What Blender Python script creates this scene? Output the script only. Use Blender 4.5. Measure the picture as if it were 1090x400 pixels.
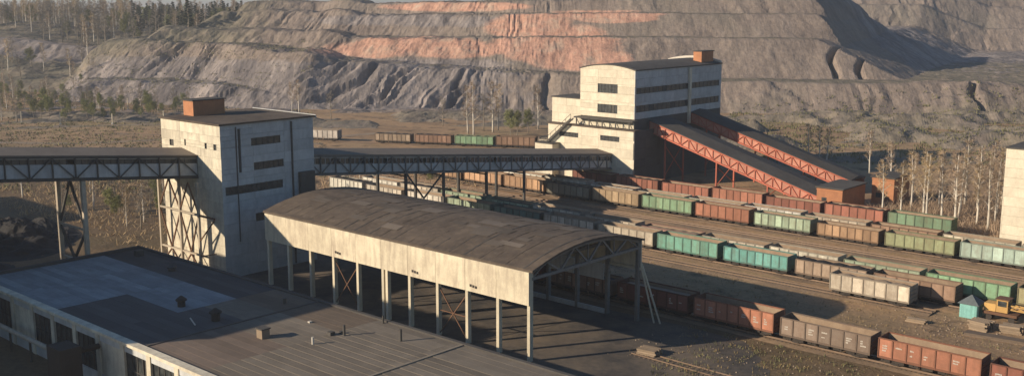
import bpy, math, random
import numpy as np
from mathutils import Vector, noise

# ------------------------------------------------------------------ reset
for o in list(bpy.data.objects):
    bpy.data.objects.remove(o)
sc = bpy.context.scene
COL = sc.collection
R = math.radians
random.seed(7)

# ------------------------------------------------------------------ camera
CAM_H = 46.5
cam_d = bpy.data.cameras.new('camera')
cam = bpy.data.objects.new('camera', cam_d)
COL.objects.link(cam)
cam.location = (0, 0, CAM_H)
cam.rotation_euler = (R(90) - math.atan(200 / 1130), 0, 0)
cam_d.sensor_width = 36
cam_d.lens = 36 * 1130 / 1090
cam_d.clip_start = 1
cam_d.clip_end = 9000
sc.camera = cam

# ------------------------------------------------------------------ sky, sun, exposure
SUN_EL = R(20)
SUN_DIR_AZ = R(72 + 180)            # compass azimuth (from +Y towards +X) of the sun itself
world = bpy.data.worlds.new('World')
sc.world = world
world.use_nodes = True
wn = world.node_tree.nodes
wl = world.node_tree.links
bg = wn['Background']
sky = wn.new('ShaderNodeTexSky')
sky.sky_type = 'NISHITA'
sky.sun_disc = False
sky.sun_elevation = SUN_EL
sky.sun_rotation = SUN_DIR_AZ
sky.altitude = 200
sky.air_density = 1.3
sky.dust_density = 0.8
sky.ozone_density = 6.0
wl.new(sky.outputs[0], bg.inputs[0])
bg.inputs[1].default_value = 0.078

sun_d = bpy.data.lights.new('sun', 'SUN')
sun = bpy.data.objects.new('sun', sun_d)
COL.objects.link(sun)
sun_d.energy = 5.0
sun_d.angle = R(0.5)
sun_d.color = (1.0, 0.84, 0.64)
sv = Vector((math.sin(SUN_DIR_AZ) * math.cos(SUN_EL), math.cos(SUN_DIR_AZ) * math.cos(SUN_EL), math.sin(SUN_EL)))
sun.rotation_euler = sv.to_track_quat('Z', 'Y').to_euler()
sun.location = sv * 400

sc.view_settings.view_transform = 'Standard'
sc.view_settings.look = 'None'
sc.view_settings.gamma = 1
sc.view_settings.use_curve_mapping = False
sc.view_settings.exposure = 0.28

# ------------------------------------------------------------------ yard frame
# The works is laid out on one square grid: axis a runs along the tracks, axis b across them.
YAW = R(42)
CA, SA = math.cos(YAW), math.sin(YAW)


def yd(a, b, z=0.0):
    return Vector((a * CA + b * SA, -a * SA + b * CA, z))


def to_yard(x, y):
    return x * CA - y * SA, x * SA + y * CA


# ------------------------------------------------------------------ materials
def nodes_of(name):
    m = bpy.data.materials.new(name)
    m.use_nodes = True
    nt = m.node_tree
    return m, nt, nt.nodes, nt.links, nt.nodes['Principled BSDF']


def N(nt, t, **kw):
    n = nt.nodes.new(t)
    for k, v in kw.items():
        setattr(n, k, v)
    return n


def ramp(nt, stops):
    r = nt.nodes.new('ShaderNodeValToRGB')
    e = r.color_ramp.elements
    while len(e) < len(stops):
        e.new(0.5)
    for el, (p, c) in zip(e, stops):
        el.position = p
        el.color = (c[0], c[1], c[2], 1) if not isinstance(c, (int, float)) else (c, c, c, 1)
    return r


def mixc(nt, f, a, b, mode='MIX'):
    m = nt.nodes.new('ShaderNodeMix')
    m.data_type = 'RGBA'
    m.blend_type = mode
    for sock, v in ((m.inputs[0], f), (m.inputs[6], a), (m.inputs[7], b)):
        if isinstance(v, bpy.types.NodeSocket):
            nt.links.new(v, sock)
        elif isinstance(v, (int, float)):
            sock.default_value = v
        else:
            sock.default_value = (v[0], v[1], v[2], 1)
    return m.outputs[2]


def mathn(nt, op, a, b=None, c=None):
    m = nt.nodes.new('ShaderNodeMath')
    m.operation = op
    for i, v in enumerate((a, b, c)):
        if v is None:
            continue
        if isinstance(v, bpy.types.NodeSocket):
            nt.links.new(v, m.inputs[i])
        else:
            m.inputs[i].default_value = v
    return m.outputs[0]


def tex_noise(nt, vec, scale, detail=5, rough=0.6, w=None, stretch=None):
    n = nt.nodes.new('ShaderNodeTexNoise')
    if w is not None:
        n.noise_dimensions = '4D'
        nt.links.new(w, n.inputs['W'])
    n.inputs['Scale'].default_value = scale
    n.inputs['Detail'].default_value = detail
    n.inputs['Roughness'].default_value = rough
    if stretch is not None:
        mp = nt.nodes.new('ShaderNodeMapping')
        mp.inputs['Scale'].default_value = stretch
        nt.links.new(vec, mp.inputs[0])
        vec = mp.outputs[0]
    nt.links.new(vec, n.inputs['Vector'])
    return n.outputs[0]


def weathered(name, col, dark=None, rough=0.85, scale=0.35, streak=0.35, var=0.12, use_obj_color=False,
              bump=0.15, metal=0.0, fine=3.0, dirt=0.5, stain=None):
    """Painted / cast surface: two noise scales, vertical streaks, per-piece shade."""
    m, nt, n, l, p = nodes_of(name)
    tc = N(nt, 'ShaderNodeTexCoord')
    oi = N(nt, 'ShaderNodeObjectInfo')
    w = mathn(nt, 'MULTIPLY', oi.outputs['Random'], 37.0)
    base = oi.outputs['Color'] if use_obj_color else None
    if dark is None:
        dark = tuple(c * 0.5 for c in col)
    n1 = tex_noise(nt, tc.outputs['Object'], scale, 6, 0.65, w)
    n2 = tex_noise(nt, tc.outputs['Object'], 1.0, 6, 0.65, w, (1.1, 1.1, 0.16))
    n3 = tex_noise(nt, tc.outputs['Object'], fine, 4, 0.7, w)
    f1 = ramp(nt, [(0.40, 0.0), (0.72, 1.0)])
    l.new(n1, f1.inputs[0])
    f2 = ramp(nt, [(0.46, 0.0), (0.75, 1.0)])
    l.new(n2, f2.inputs[0])
    c0 = base if base is not None else col
    if use_obj_color:
        dk = mixc(nt, 0.72, base, dark)
    else:
        dk = dark
    c1 = mixc(nt, mathn(nt, 'MULTIPLY', f1.outputs[0], dirt), c0, dk)
    c2 = mixc(nt, mathn(nt, 'MULTIPLY', f2.outputs[0], streak), c1, stain if stain else dk)
    v = mathn(nt, 'MULTIPLY_ADD', oi.outputs['Random'], 2 * var, 1 - var)
    v2 = mathn(nt, 'MULTIPLY_ADD', n3, 0.35, 0.83)
    v3 = mathn(nt, 'MULTIPLY', v, v2)
    hsv = N(nt, 'ShaderNodeHueSaturation')
    l.new(v3, hsv.inputs['Value'])
    l.new(c2, hsv.inputs['Color'])
    l.new(hsv.outputs[0], p.inputs['Base Color'])
    p.inputs['Roughness'].default_value = rough
    p.inputs['Metallic'].default_value = metal
    p.inputs['Specular IOR Level'].default_value = 0.25
    if bump:
        b = N(nt, 'ShaderNodeBump')
        b.inputs['Strength'].default_value = bump
        b.inputs['Distance'].default_value = 0.08
        l.new(n3, b.inputs['Height'])
        l.new(b.outputs[0], p.inputs['Normal'])
    return m


M = {}
M['cream'] = weathered('cream_concrete', (0.68, 0.62, 0.48), (0.34, 0.30, 0.24), streak=0.65, var=0.09, dirt=0.75, stain=(0.28, 0.23, 0.18))
M['cream2'] = weathered('pale_render', (0.70, 0.63, 0.49), (0.42, 0.36, 0.27), streak=0.5, var=0.08, dirt=0.6)
M['grey_shade_conc'] = weathered('grey_shade_concrete', (0.52, 0.53, 0.52), (0.26, 0.262, 0.26), streak=0.5, var=0.08)  # greyed, cooled copy of the cream for shaded walls; also plain concrete parts
M['fascia'] = weathered('fascia_concrete', (0.68, 0.60, 0.44), (0.38, 0.31, 0.23), streak=0.75, var=0.07, dirt=0.7, stain=(0.28, 0.22, 0.17))
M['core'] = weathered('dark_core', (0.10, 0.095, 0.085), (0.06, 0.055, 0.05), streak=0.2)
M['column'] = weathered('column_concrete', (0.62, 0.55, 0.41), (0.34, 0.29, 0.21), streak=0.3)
M['roofbrown'] = weathered('vault_felt', (0.115, 0.090, 0.069), (0.055, 0.043, 0.036), rough=0.95, scale=0.16, streak=0.5, var=0.03, dirt=0.95, fine=0.9, stain=(0.20, 0.155, 0.11), bump=0.5)
M['roofdark'] = weathered('dark_felt', (0.085, 0.078, 0.070), (0.05, 0.045, 0.042), rough=0.95, scale=0.2, streak=0.15, dirt=0.7)
M['sheet'] = weathered('roof_felt_sheet', (0.2, 0.18, 0.16), (0.07, 0.06, 0.05), rough=0.95, scale=0.25, streak=0.2, var=0.06, use_obj_color=True, dirt=0.55)
M['steel'] = weathered('dark_steel', (0.085, 0.080, 0.072), (0.05, 0.04, 0.032), rough=0.7, scale=1.0, streak=0.3)
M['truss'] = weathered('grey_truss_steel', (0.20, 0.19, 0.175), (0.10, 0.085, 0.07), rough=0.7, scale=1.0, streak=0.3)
M['palesteel'] = weathered('pale_trestle_steel', (0.46, 0.40, 0.31), (0.24, 0.17, 0.12), rough=0.7, scale=1.0, streak=0.3)
M['galwall'] = weathered('gallery_sheeting', (0.50, 0.51, 0.50), (0.23, 0.225, 0.215), streak=0.6, var=0.10, rough=0.7)
M['galroof'] = weathered('gallery_roof', (0.24, 0.20, 0.16), (0.14, 0.11, 0.09), rough=0.95, scale=0.3, var=0.05)
M['red'] = weathered('red_lattice_paint', (0.46, 0.13, 0.08), (0.24, 0.08, 0.05), rough=0.7, scale=0.6, streak=0.3)
M['redsheet'] = weathered('faded_red_sheet', (0.50, 0.235, 0.165), (0.30, 0.12, 0.08), rough=0.8, scale=0.5, streak=0.4, var=0.14)
M['brick'] = weathered('brick', (0.44, 0.20, 0.10), (0.25, 0.11, 0.06), scale=0.8, streak=0.3, bump=0.3)
M['wagon'] = weathered('wagon_paint', (0.3, 0.2, 0.1), (0.13, 0.075, 0.045), rough=0.75, scale=0.9, streak=0.8, var=0.2, use_obj_color=True, dirt=0.6, fine=4)
M['lining'] = weathered('wagon_lining', (0.30, 0.22, 0.15), (0.15, 0.10, 0.07), scale=0.8, streak=0.4, rough=0.9)
M['under'] = weathered('underframe', (0.050, 0.042, 0.036), (0.03, 0.025, 0.02), rough=0.8, scale=1)
M['white'] = weathered('white_marks', (0.55, 0.51, 0.44), (0.36, 0.32, 0.27), rough=0.8, scale=3)
M['rail'] = weathered('rail_steel', (0.24, 0.17, 0.12), (0.15, 0.10, 0.07), rough=0.55, metal=0.3, scale=1)
M['sleeper'] = weathered('sleeper', (0.165, 0.125, 0.092), (0.10, 0.075, 0.058), rough=0.95, scale=1)
M['teal'] = weathered('teal_boards', (0.22, 0.46, 0.42), (0.12, 0.27, 0.25), scale=1, streak=0.4, var=0.12)
M['slate'] = weathered('slate_roof', (0.13, 0.15, 0.155), (0.08, 0.09, 0.09), scale=1)
M['ochre'] = weathered('ochre_paint', (0.55, 0.34, 0.12), (0.32, 0.19, 0.08), scale=1)
M['timber'] = weathered('timber', (0.30, 0.23, 0.16), (0.17, 0.12, 0.08), scale=1.5, var=0.2)
M['coal'] = weathered('coal', (0.030, 0.028, 0.027), (0.016, 0.015, 0.015), scale=0.8, bump=0.9, fine=2.0)
M['rust'] = weathered('rusty_iron', (0.16, 0.085, 0.05), (0.08, 0.05, 0.035), scale=1.2)
M['dirt'] = weathered('pale_dirt', (0.33, 0.25, 0.175), (0.20, 0.15, 0.10), scale=0.15, streak=0.2, dirt=0.8, fine=0.9)
M['birch'] = weathered('birch_bark', (0.66, 0.60, 0.50), (0.26, 0.22, 0.18), scale=0.9, streak=0.2, dirt=0.5, bump=0)
M['bark'] = weathered('grey_bark', (0.26, 0.22, 0.17), (0.14, 0.115, 0.09), scale=0.9, bump=0)


def leafmat(name, c1, c2, trans=0.25):
    m, nt, n, l, p = nodes_of(name)
    tc = N(nt, 'ShaderNodeTexCoord')
    oi = N(nt, 'ShaderNodeObjectInfo')
    w = mathn(nt, 'MULTIPLY', oi.outputs['Random'], 21.0)
    n1 = tex_noise(nt, tc.outputs['Object'], 0.9, 3, 0.6, w)
    f = ramp(nt, [(0.35, 0.0), (0.65, 1.0)])
    l.new(n1, f.inputs[0])
    c = mixc(nt, f.outputs[0], c1, c2)
    v = mathn(nt, 'MULTIPLY_ADD', oi.outputs['Random'], 0.5, 0.75)
    hsv = N(nt, 'ShaderNodeHueSaturation')
    l.new(v, hsv.inputs['Value'])
    l.new(c, hsv.inputs['Color'])
    l.new(hsv.outputs[0], p.inputs['Base Color'])
    p.inputs['Roughness'].default_value = 0.9
    p.inputs['Specular IOR Level'].default_value = 0.1
    return m


M['twig'] = leafmat('brown_twigs', (0.38, 0.28, 0.19), (0.27, 0.20, 0.145))
M['twigpale'] = leafmat('ochre_twigs', (0.47, 0.34, 0.19), (0.34, 0.25, 0.15))
M['twiggrey'] = leafmat('grey_twigs', (0.29, 0.25, 0.20), (0.20, 0.18, 0.15))
M['bud'] = leafmat('spring_buds', (0.25, 0.25, 0.10), (0.165, 0.18, 0.075))
M['olive'] = leafmat('olive_scrub', (0.19, 0.175, 0.085), (0.125, 0.125, 0.065))
M['drygrass'] = leafmat('dry_grass', (0.33, 0.24, 0.12), (0.22, 0.165, 0.08))
M['pine'] = leafmat('dark_needles', (0.055, 0.075, 0.05), (0.035, 0.05, 0.035))


def glass_mat():
    m, nt, n, l, p = nodes_of('dusty_glass')
    tc = N(nt, 'ShaderNodeTexCoord')
    oi = N(nt, 'ShaderNodeObjectInfo')
    w = mathn(nt, 'MULTIPLY', oi.outputs['Random'], 17.0)
    n1 = tex_noise(nt, tc.outputs['Object'], 1.3, 3, 0.6, w)
    f = ramp(nt, [(0.35, (0.018, 0.022, 0.025)), (0.75, (0.09, 0.095, 0.09))])
    l.new(n1, f.inputs[0])
    l.new(f.outputs[0], p.inputs['Base Color'])
    p.inputs['Roughness'].default_value = 0.3
    return m


M['glass'] = glass_mat()


def ground_mat():
    m, nt, n, l, p = nodes_of('yard_ground')
    tc = N(nt, 'ShaderNodeTexCoord')
    mp = N(nt, 'ShaderNodeMapping')
    mp.inputs['Rotation'].default_value = (0, 0, YAW)
    l.new(tc.outputs['Object'], mp.inputs[0])
    v = mp.outputs[0]
    big = tex_noise(nt, v, 0.022, 5, 0.6)
    st = tex_noise(nt, v, 1.0, 6, 0.62, None, (0.018, 0.17, 0.1))
    med = tex_noise(nt, v, 0.16, 6, 0.65)
    fine = tex_noise(nt, v, 1.3, 5, 0.7)
    rB = ramp(nt, [(0.36, (0.235, 0.160, 0.100)), (0.50, (0.33, 0.225, 0.138)), (0.66, (0.245, 0.20, 0.112))])
    l.new(big, rB.inputs[0])
    rS = ramp(nt, [(0.36, 0.0), (0.62, 1.0)])
    l.new(st, rS.inputs[0])
    c1 = mixc(nt, mathn(nt, 'MULTIPLY', rS.outputs[0], 0.75), rB.outputs[0], (0.42, 0.275, 0.160))
    rD = ramp(nt, [(0.53, 0.0), (0.66, 1.0)])
    l.new(med, rD.inputs[0])
    c2 = mixc(nt, mathn(nt, 'MULTIPLY', rD.outputs[0], 0.75), c1, (0.072, 0.060, 0.046))
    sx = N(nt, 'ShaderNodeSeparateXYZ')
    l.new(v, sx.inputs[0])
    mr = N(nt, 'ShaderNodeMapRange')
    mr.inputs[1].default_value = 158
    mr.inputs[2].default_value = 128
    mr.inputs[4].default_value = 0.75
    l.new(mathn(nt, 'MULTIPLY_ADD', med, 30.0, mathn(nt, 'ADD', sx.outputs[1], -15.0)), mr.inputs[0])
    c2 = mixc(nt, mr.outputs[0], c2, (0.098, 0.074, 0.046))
    vv = mathn(nt, 'MULTIPLY_ADD', fine, 1.1, 0.45)
    hsv = N(nt, 'ShaderNodeHueSaturation')
    l.new(vv, hsv.inputs['Value'])
    l.new(c2, hsv.inputs['Color'])
    l.new(hsv.outputs[0], p.inputs['Base Color'])
    p.inputs['Roughness'].default_value = 0.95
    p.inputs['Specular IOR Level'].default_value = 0.1
    b = N(nt, 'ShaderNodeBump')
    b.inputs['Strength'].default_value = 0.7
    b.inputs['Distance'].default_value = 0.5
    l.new(mathn(nt, 'ADD', med, mathn(nt, 'MULTIPLY', fine, 0.35)), b.inputs['Height'])
    l.new(b.outputs[0], p.inputs['Normal'])
    return m


M['ground'] = ground_mat()


def apron_mat():
    m, nt, n, l, p = nodes_of('cracked_asphalt')
    tc = N(nt, 'ShaderNodeTexCoord')
    v = tc.outputs['Object']
    big = tex_noise(nt, v, 0.11, 7, 0.7)
    fine = tex_noise(nt, v, 1.2, 5, 0.7)
    rB = ramp(nt, [(0.36, (0.045, 0.040, 0.036)), (0.50, (0.105, 0.084, 0.063)), (0.66, (0.165, 0.125, 0.085))])
    l.new(big, rB.inputs[0])
    vv = mathn(nt, 'MULTIPLY_ADD', fine, 0.8, 0.6)
    hsv = N(nt, 'ShaderNodeHueSaturation')
    l.new(vv, hsv.inputs['Value'])
    l.new(rB.outputs[0], hsv.inputs['Color'])
    l.new(hsv.outputs[0], p.inputs['Base Color'])
    p.inputs['Roughness'].default_value = 0.9
    b = N(nt, 'ShaderNodeBump')
    b.inputs['Strength'].default_value = 0.3
    b.inputs['Distance'].default_value = 0.15
    l.new(fine, b.inputs['Height'])
    l.new(b.outputs[0], p.inputs['Normal'])
    return m


M['apron'] = apron_mat()


def heap_mat():
    """Spoil heap: colour attribute tells which spoil was tipped where (burnt red shale, grey shale, scrub)."""
    m, nt, n, l, p = nodes_of('spoil_heap')
    tc = N(nt, 'ShaderNodeTexCoord')
    v = tc.outputs['Object']
    at = N(nt, 'ShaderNodeAttribute')
    at.attribute_name = 'spoil'
    sep = N(nt, 'ShaderNodeSeparateColor')
    l.new(at.outputs['Color'], sep.inputs[0])
    big = tex_noise(nt, v, 0.02, 6, 0.65)
    med = tex_noise(nt, v, 0.10, 6, 0.68)
    stv = tex_noise(nt, v, 1.0, 5, 0.65, None, (0.14, 0.02, 0.03))
    fine = tex_noise(nt, v, 0.5, 5, 0.7)
    rB = ramp(nt, [(0.34, (0.175, 0.142, 0.122)), (0.5, (0.255, 0.205, 0.17)), (0.68, (0.21, 0.18, 0.148))])
    l.new(big, rB.inputs[0])
    rR = ramp(nt, [(0.30, (0.33, 0.20, 0.155)), (0.5, (0.50, 0.285, 0.205)), (0.68, (0.45, 0.34, 0.26))])
    l.new(med, rR.inputs[0])
    rG = ramp(nt, [(0.34, (0.155, 0.138, 0.135)), (0.62, (0.30, 0.258, 0.235))])
    l.new(stv, rG.inputs[0])
    rV = ramp(nt, [(0.36, (0.12, 0.115, 0.085)), (0.52, (0.19, 0.165, 0.125)), (0.68, (0.27, 0.22, 0.165))])
    l.new(med, rV.inputs[0])
    wob = mathn(nt, 'MULTIPLY_ADD', med, 1.3, -0.65)

    def msk(ch, lo=0.35, hi=0.65):
        r = ramp(nt, [(lo, 0.0), (hi, 1.0)])
        zero = mathn(nt, 'GREATER_THAN', ch, 0.02)
        l.new(mathn(nt, 'MULTIPLY', mathn(nt, 'ADD', ch, wob), zero), r.inputs[0])
        return r.outputs[0]
    c = mixc(nt, msk(sep.outputs[1]), rB.outputs[0], rG.outputs[0])
    c = mixc(nt, msk(sep.outputs[0]), c, rR.outputs[0])
    c = mixc(nt, msk(sep.outputs[2]), c, rV.outputs[0])
    sm = mathn(nt, 'MULTIPLY_ADD', stv, 0.7, 0.65)
    fm = mathn(nt, 'MULTIPLY_ADD', fine, 0.9, 0.55)
    hsv = N(nt, 'ShaderNodeHueSaturation')
    l.new(mathn(nt, 'MULTIPLY', sm, fm), hsv.inputs['Value'])
    l.new(c, hsv.inputs['Color'])
    l.new(hsv.outputs[0], p.inputs['Base Color'])
    p.inputs['Roughness'].default_value = 0.97
    p.inputs['Specular IOR Level'].default_value = 0.05
    b = N(nt, 'ShaderNodeBump')
    b.inputs['Strength'].default_value = 0.8
    b.inputs['Distance'].default_value = 1.2
    l.new(mathn(nt, 'ADD', mathn(nt, 'MULTIPLY', stv, 0.8), mathn(nt, 'MULTIPLY', fine, 0.5)), b.inputs['Height'])
    l.new(b.outputs[0], p.inputs['Normal'])
    return m


M['heap'] = heap_mat()


# ------------------------------------------------------------------ mesh helpers
class MB:
    def __init__(self):
        self.v = []
        self.f = []

    def add(self, vs, fs):
        k = len(self.v)
        self.v += [tuple(q) for q in vs]
        self.f += [tuple(i + k for i in f) for f in fs]
        return self

    def box(self, x0, x1, y0, y1, z0, z1):
        return self.add([(x0, y0, z0), (x1, y0, z0), (x1, y1, z0), (x0, y1, z0),
                         (x0, y0, z1), (x1, y0, z1), (x1, y1, z1), (x0, y1, z1)],
                        [(3, 2, 1, 0), (4, 5, 6, 7), (0, 1, 5, 4), (1, 2, 6, 5), (2, 3, 7, 6), (3, 0, 4, 7)])

    def beam(self, p, q, w, h=None, up=(0, 0, 1)):
        h = w if h is None else h
        p, q = Vector(p), Vector(q)
        d = (q - p).normalized()
        u = Vector(up)
        if abs(d.dot(u)) > 0.98:
            u = Vector((0, 1, 0))
        s = d.cross(u).normalized() * (w / 2)
        t = s.cross(d).normalized() * (h / 2)
        vs = [p - s - t, p + s - t, p + s + t, p - s + t, q - s - t, q + s - t, q + s + t, q - s + t]
        return self.add(vs, [(3, 2, 1, 0), (4, 5, 6, 7), (0, 1, 5, 4), (1, 2, 6, 5), (2, 3, 7, 6), (3, 0, 4, 7)])

    def tube(self, pts, rad, n=6, cap=True):
        rings = []
        k0 = len(self.v)
        for i, p in enumerate(pts):
            p = Vector(p)
            a = Vector(pts[max(i - 1, 0)])
            b = Vector(pts[min(i + 1, len(pts) - 1)])
            d = (b - a).normalized()
            u = Vector((0, 0, 1)) if abs(d.z) < 0.9 else Vector((1, 0, 0))
            s = d.cross(u).normalized()
            t = s.cross(d)
            r = rad[i] if isinstance(rad, (list, tuple)) else rad
            for j in range(n):
                an = 2 * math.pi * j / n
                self.v.append(tuple(p + s * (math.cos(an) * r) + t * (math.sin(an) * r)))
        for i in range(len(pts) - 1):
            for j in range(n):
                a = k0 + i * n + j
                b = k0 + i * n + (j + 1) % n
                self.f.append((a, b, b + n, a + n))
        if cap:
            self.f.append(tuple(k0 + j for j in range(n))[::-1])
            e = k0 + (len(pts) - 1) * n
            self.f.append(tuple(e + j for j in range(n)))
        return self

    def mesh(self, name, smooth=False):
        me = bpy.data.meshes.new(name)
        me.from_pydata(self.v, [], self.f)
        me.update()
        if smooth:
            me.polygons.foreach_set('use_smooth', [True] * len(me.polygons))
        return me

    def build(self, name, mat, parent=None, smooth=False, loc=(0, 0, 0)):
        me = self.mesh(name, smooth)
        return place(name, me, mat, parent, loc)


def place(name, me, mat=None, parent=None, loc=(0, 0, 0), rot=None):
    if mat is not None and not me.materials:
        me.materials.append(M[mat] if isinstance(mat, str) else mat)
    o = bpy.data.objects.new(name, me)
    COL.objects.link(o)
    o.parent = parent
    o.location = loc
    if rot is not None:
        o.rotation_euler = rot
    return o


def tag(o, label=None, cat=None, group=None, kind=None):
    for k, v in (('label', label), ('category', cat), ('group', group), ('kind', kind)):
        if v:
            o[k] = v
    return o


def thing(name, label, cat, a, b, z=0.0, rot=0.0, group=None):
    """Empty at the thing's base, in the yard grid."""
    o = bpy.data.objects.new(name, None)
    COL.objects.link(o)
    o.empty_display_size = 0.5
    o.location = yd(a, b, z)
    o.rotation_euler = (0, 0, -YAW + rot)
    return tag(o, label, cat, group)


def wthing(name, label, cat, loc, rz=0.0, group=None):
    o = bpy.data.objects.new(name, None)
    COL.objects.link(o)
    o.empty_display_size = 0.5
    o.location = loc
    o.rotation_euler = (0, 0, rz)
    return tag(o, label, cat, group)


KIDS = {}


def kids(o):
    return [c for c in bpy.data.objects if c.parent == o]


def tree_of(o):
    return (o, [tree_of(c) for c in o.children])


def copy_tree(t, parent=None):
    src, ch = t
    c = src.copy()
    COL.objects.link(c)
    c.parent = parent
    for k in ch:
        copy_tree(k, c)
    return c


BOXES = {}


def box_mesh(dx, dy, dz, mat):
    k = (round(dx, 2), round(dy, 2), round(dz, 2), mat)
    if k not in BOXES:
        me = MB().box(0, k[0], 0, k[1], 0, k[2]).mesh('block')
        me.materials.append(M[mat])
        BOXES[k] = me
    return BOXES[k]


def subtract(rects, hole):
    out = []
    hx0, hx1, hz0, hz1 = hole
    for (x0, x1, z0, z1) in rects:
        if hx1 <= x0 or hx0 >= x1 or hz1 <= z0 or hz0 >= z1:
            out.append((x0, x1, z0, z1))
            continue
        if hz0 > z0:
            out.append((x0, x1, z0, hz0))
        if hz1 < z1:
            out.append((x0, x1, hz1, z1))
        a, b = max(z0, hz0), min(z1, hz1)
        if hx0 > x0:
            out.append((x0, hx0, a, b))
        if hx1 < x1:
            out.append((hx1, x1, a, b))
    return out


rnd = random.Random(3)


def panel_wall(t, axis, plane, u0, u1, z0, z1, ncol, course, mat, holes=(), th=0.22, gap=0.032, out=-1, win=True):
    """Cladding slabs one by one on a wall plane; axis 'x' or 'y' is the direction the wall runs in.
    out: sign of the outward normal along the other axis."""
    nrow = max(1, round((z1 - z0) / course))
    for i in range(ncol):
        for j in range(nrow):
            r = (u0 + (u1 - u0) * i / ncol, u0 + (u1 - u0) * (i + 1) / ncol,
                 z0 + (z1 - z0) * j / nrow, z0 + (z1 - z0) * (j + 1) / nrow)
            rs = [r]
            for h in holes:
                rs = subtract(rs, h)
            for (a, b, c, d) in rs:
                if b - a < 0.15 or d - c < 0.12:
                    continue
                pr = rnd.uniform(-0.015, 0.02)
                if axis == 'x':
                    me = box_mesh(b - a - gap, th, d - c - gap, mat)
                    y = plane + pr if out > 0 else plane - th - pr
                    place('wall_panel', me, None, t, (a + gap / 2, y, c + gap / 2))
                else:
                    me = box_mesh(th, b - a - gap, d - c - gap, mat)
                    x = plane + pr if out > 0 else plane - th - pr
                    place('wall_panel', me, None, t, (x, a + gap / 2, c + gap / 2))
    if win:
        for (a, b, c, d) in holes:
            window(t, axis, plane, a, b, c, d, out)


def window(t, axis, plane, a, b, c, d, out, bars=None):
    fr = MB()
    n = bars or max(1, round((b - a) / 1.1))
    w = 0.09
    p0, p1 = (plane + 0.03, plane + 0.14) if out > 0 else (plane - 0.14, plane - 0.03)

    def bx(m, u0, u1, z0, z1, q0, q1):
        if axis == 'x':
            m.box(u0, u1, q0, q1, z0, z1)
        else:
            m.box(q0, q1, u0, u1, z0, z1)
    for i in range(n + 1):
        u = a + (b - a) * i / n
        bx(fr, u - w / 2, u + w / 2, c, d, p0, p1)
    for z in (c, (c + d) / 2, d):
        for i in range(n):
            ua, ub = a + (b - a) * i / n + w / 2, a + (b - a) * (i + 1) / n - w / 2
            bx(fr, ua, ub, z - w / 2, z + w / 2, p0, p1)
    o = fr.build('window', 'steel', t)
    g0, g1 = (plane + 0.01, plane + 0.05) if out > 0 else (plane - 0.05, plane - 0.01)
    for i in range(n):
        if rnd.random() < 0.10:
            continue
        g = MB()
        bx(g, a + (b - a) * i / n + w / 2, a + (b - a) * (i + 1) / n - w / 2, c + w / 2, d - w / 2, g0, g1)
        g.build('pane', 'glass', o)


# ================================================================== SETTING
# ground: one sheet to the horizon
g = MB()
g.add([(-4000, -600, 0), (4000, -600, 0), (4000, 6000, 0), (-4000, 6000, 0)], [(0, 1, 2, 3)])
tag(g.build('ground', 'ground'), kind='structure')

# asphalt apron round the hall, with a ragged edge
ap = MB()
ring = []
rr = random.Random(11)
for (a0, b0, a1, b1) in ((-178, 84, -40, 84), (-40, 84, -58, 112), (-58, 112, -70, 126.5), (-70, 126.5, -178, 126.5), (-178, 126.5, -178, 84)):
    n = 10
    for i in range(n):
        t = i / n
        ring.append(yd(a0 + (a1 - a0) * t + rr.uniform(-.7, .7), b0 + (b1 - b0) * t + rr.uniform(-.7, .7), 0.02))
ap.add(ring, [tuple(range(len(ring)))])
tag(ap.build('yard_apron', 'apron'), kind='structure')


# ---- the spoil heaps
def interp(x, pts):
    return np.interp(x, [p[0] for p in pts], [p[1] for p in pts])


def vnoise(x, y, seed=0):
    """value noise on numpy arrays"""
    xi = np.floor(x).astype(np.int64)
    yi = np.floor(y).astype(np.int64)
    xf = x - xi
    yf = y - yi
    xf = xf * xf * (3 - 2 * xf)
    yf = yf * yf * (3 - 2 * yf)

    def h(a, b):
        n = (a * 374761393 + b * 668265263 + seed * 974711) & 0x7fffffff
        n = ((n ^ (n >> 13)) * 1274126177) & 0x7fffffff
        n = n ^ (n >> 16)
        return (n & 0xffff) / 65535.0
    return (h(xi, yi) * (1 - xf) + h(xi + 1, yi) * xf) * (1 - yf) + (h(xi, yi + 1) * (1 - xf) + h(xi + 1, yi + 1) * xf) * yf


def fbm(x, y, seed=0, oct=4):
    s = 0
    a = 0.5
    for i in range(oct):
        s = s + a * vnoise(x, y, seed + i * 17)
        x, y, a = x * 2.03, y * 2.03, a * 0.5
    return s


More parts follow.
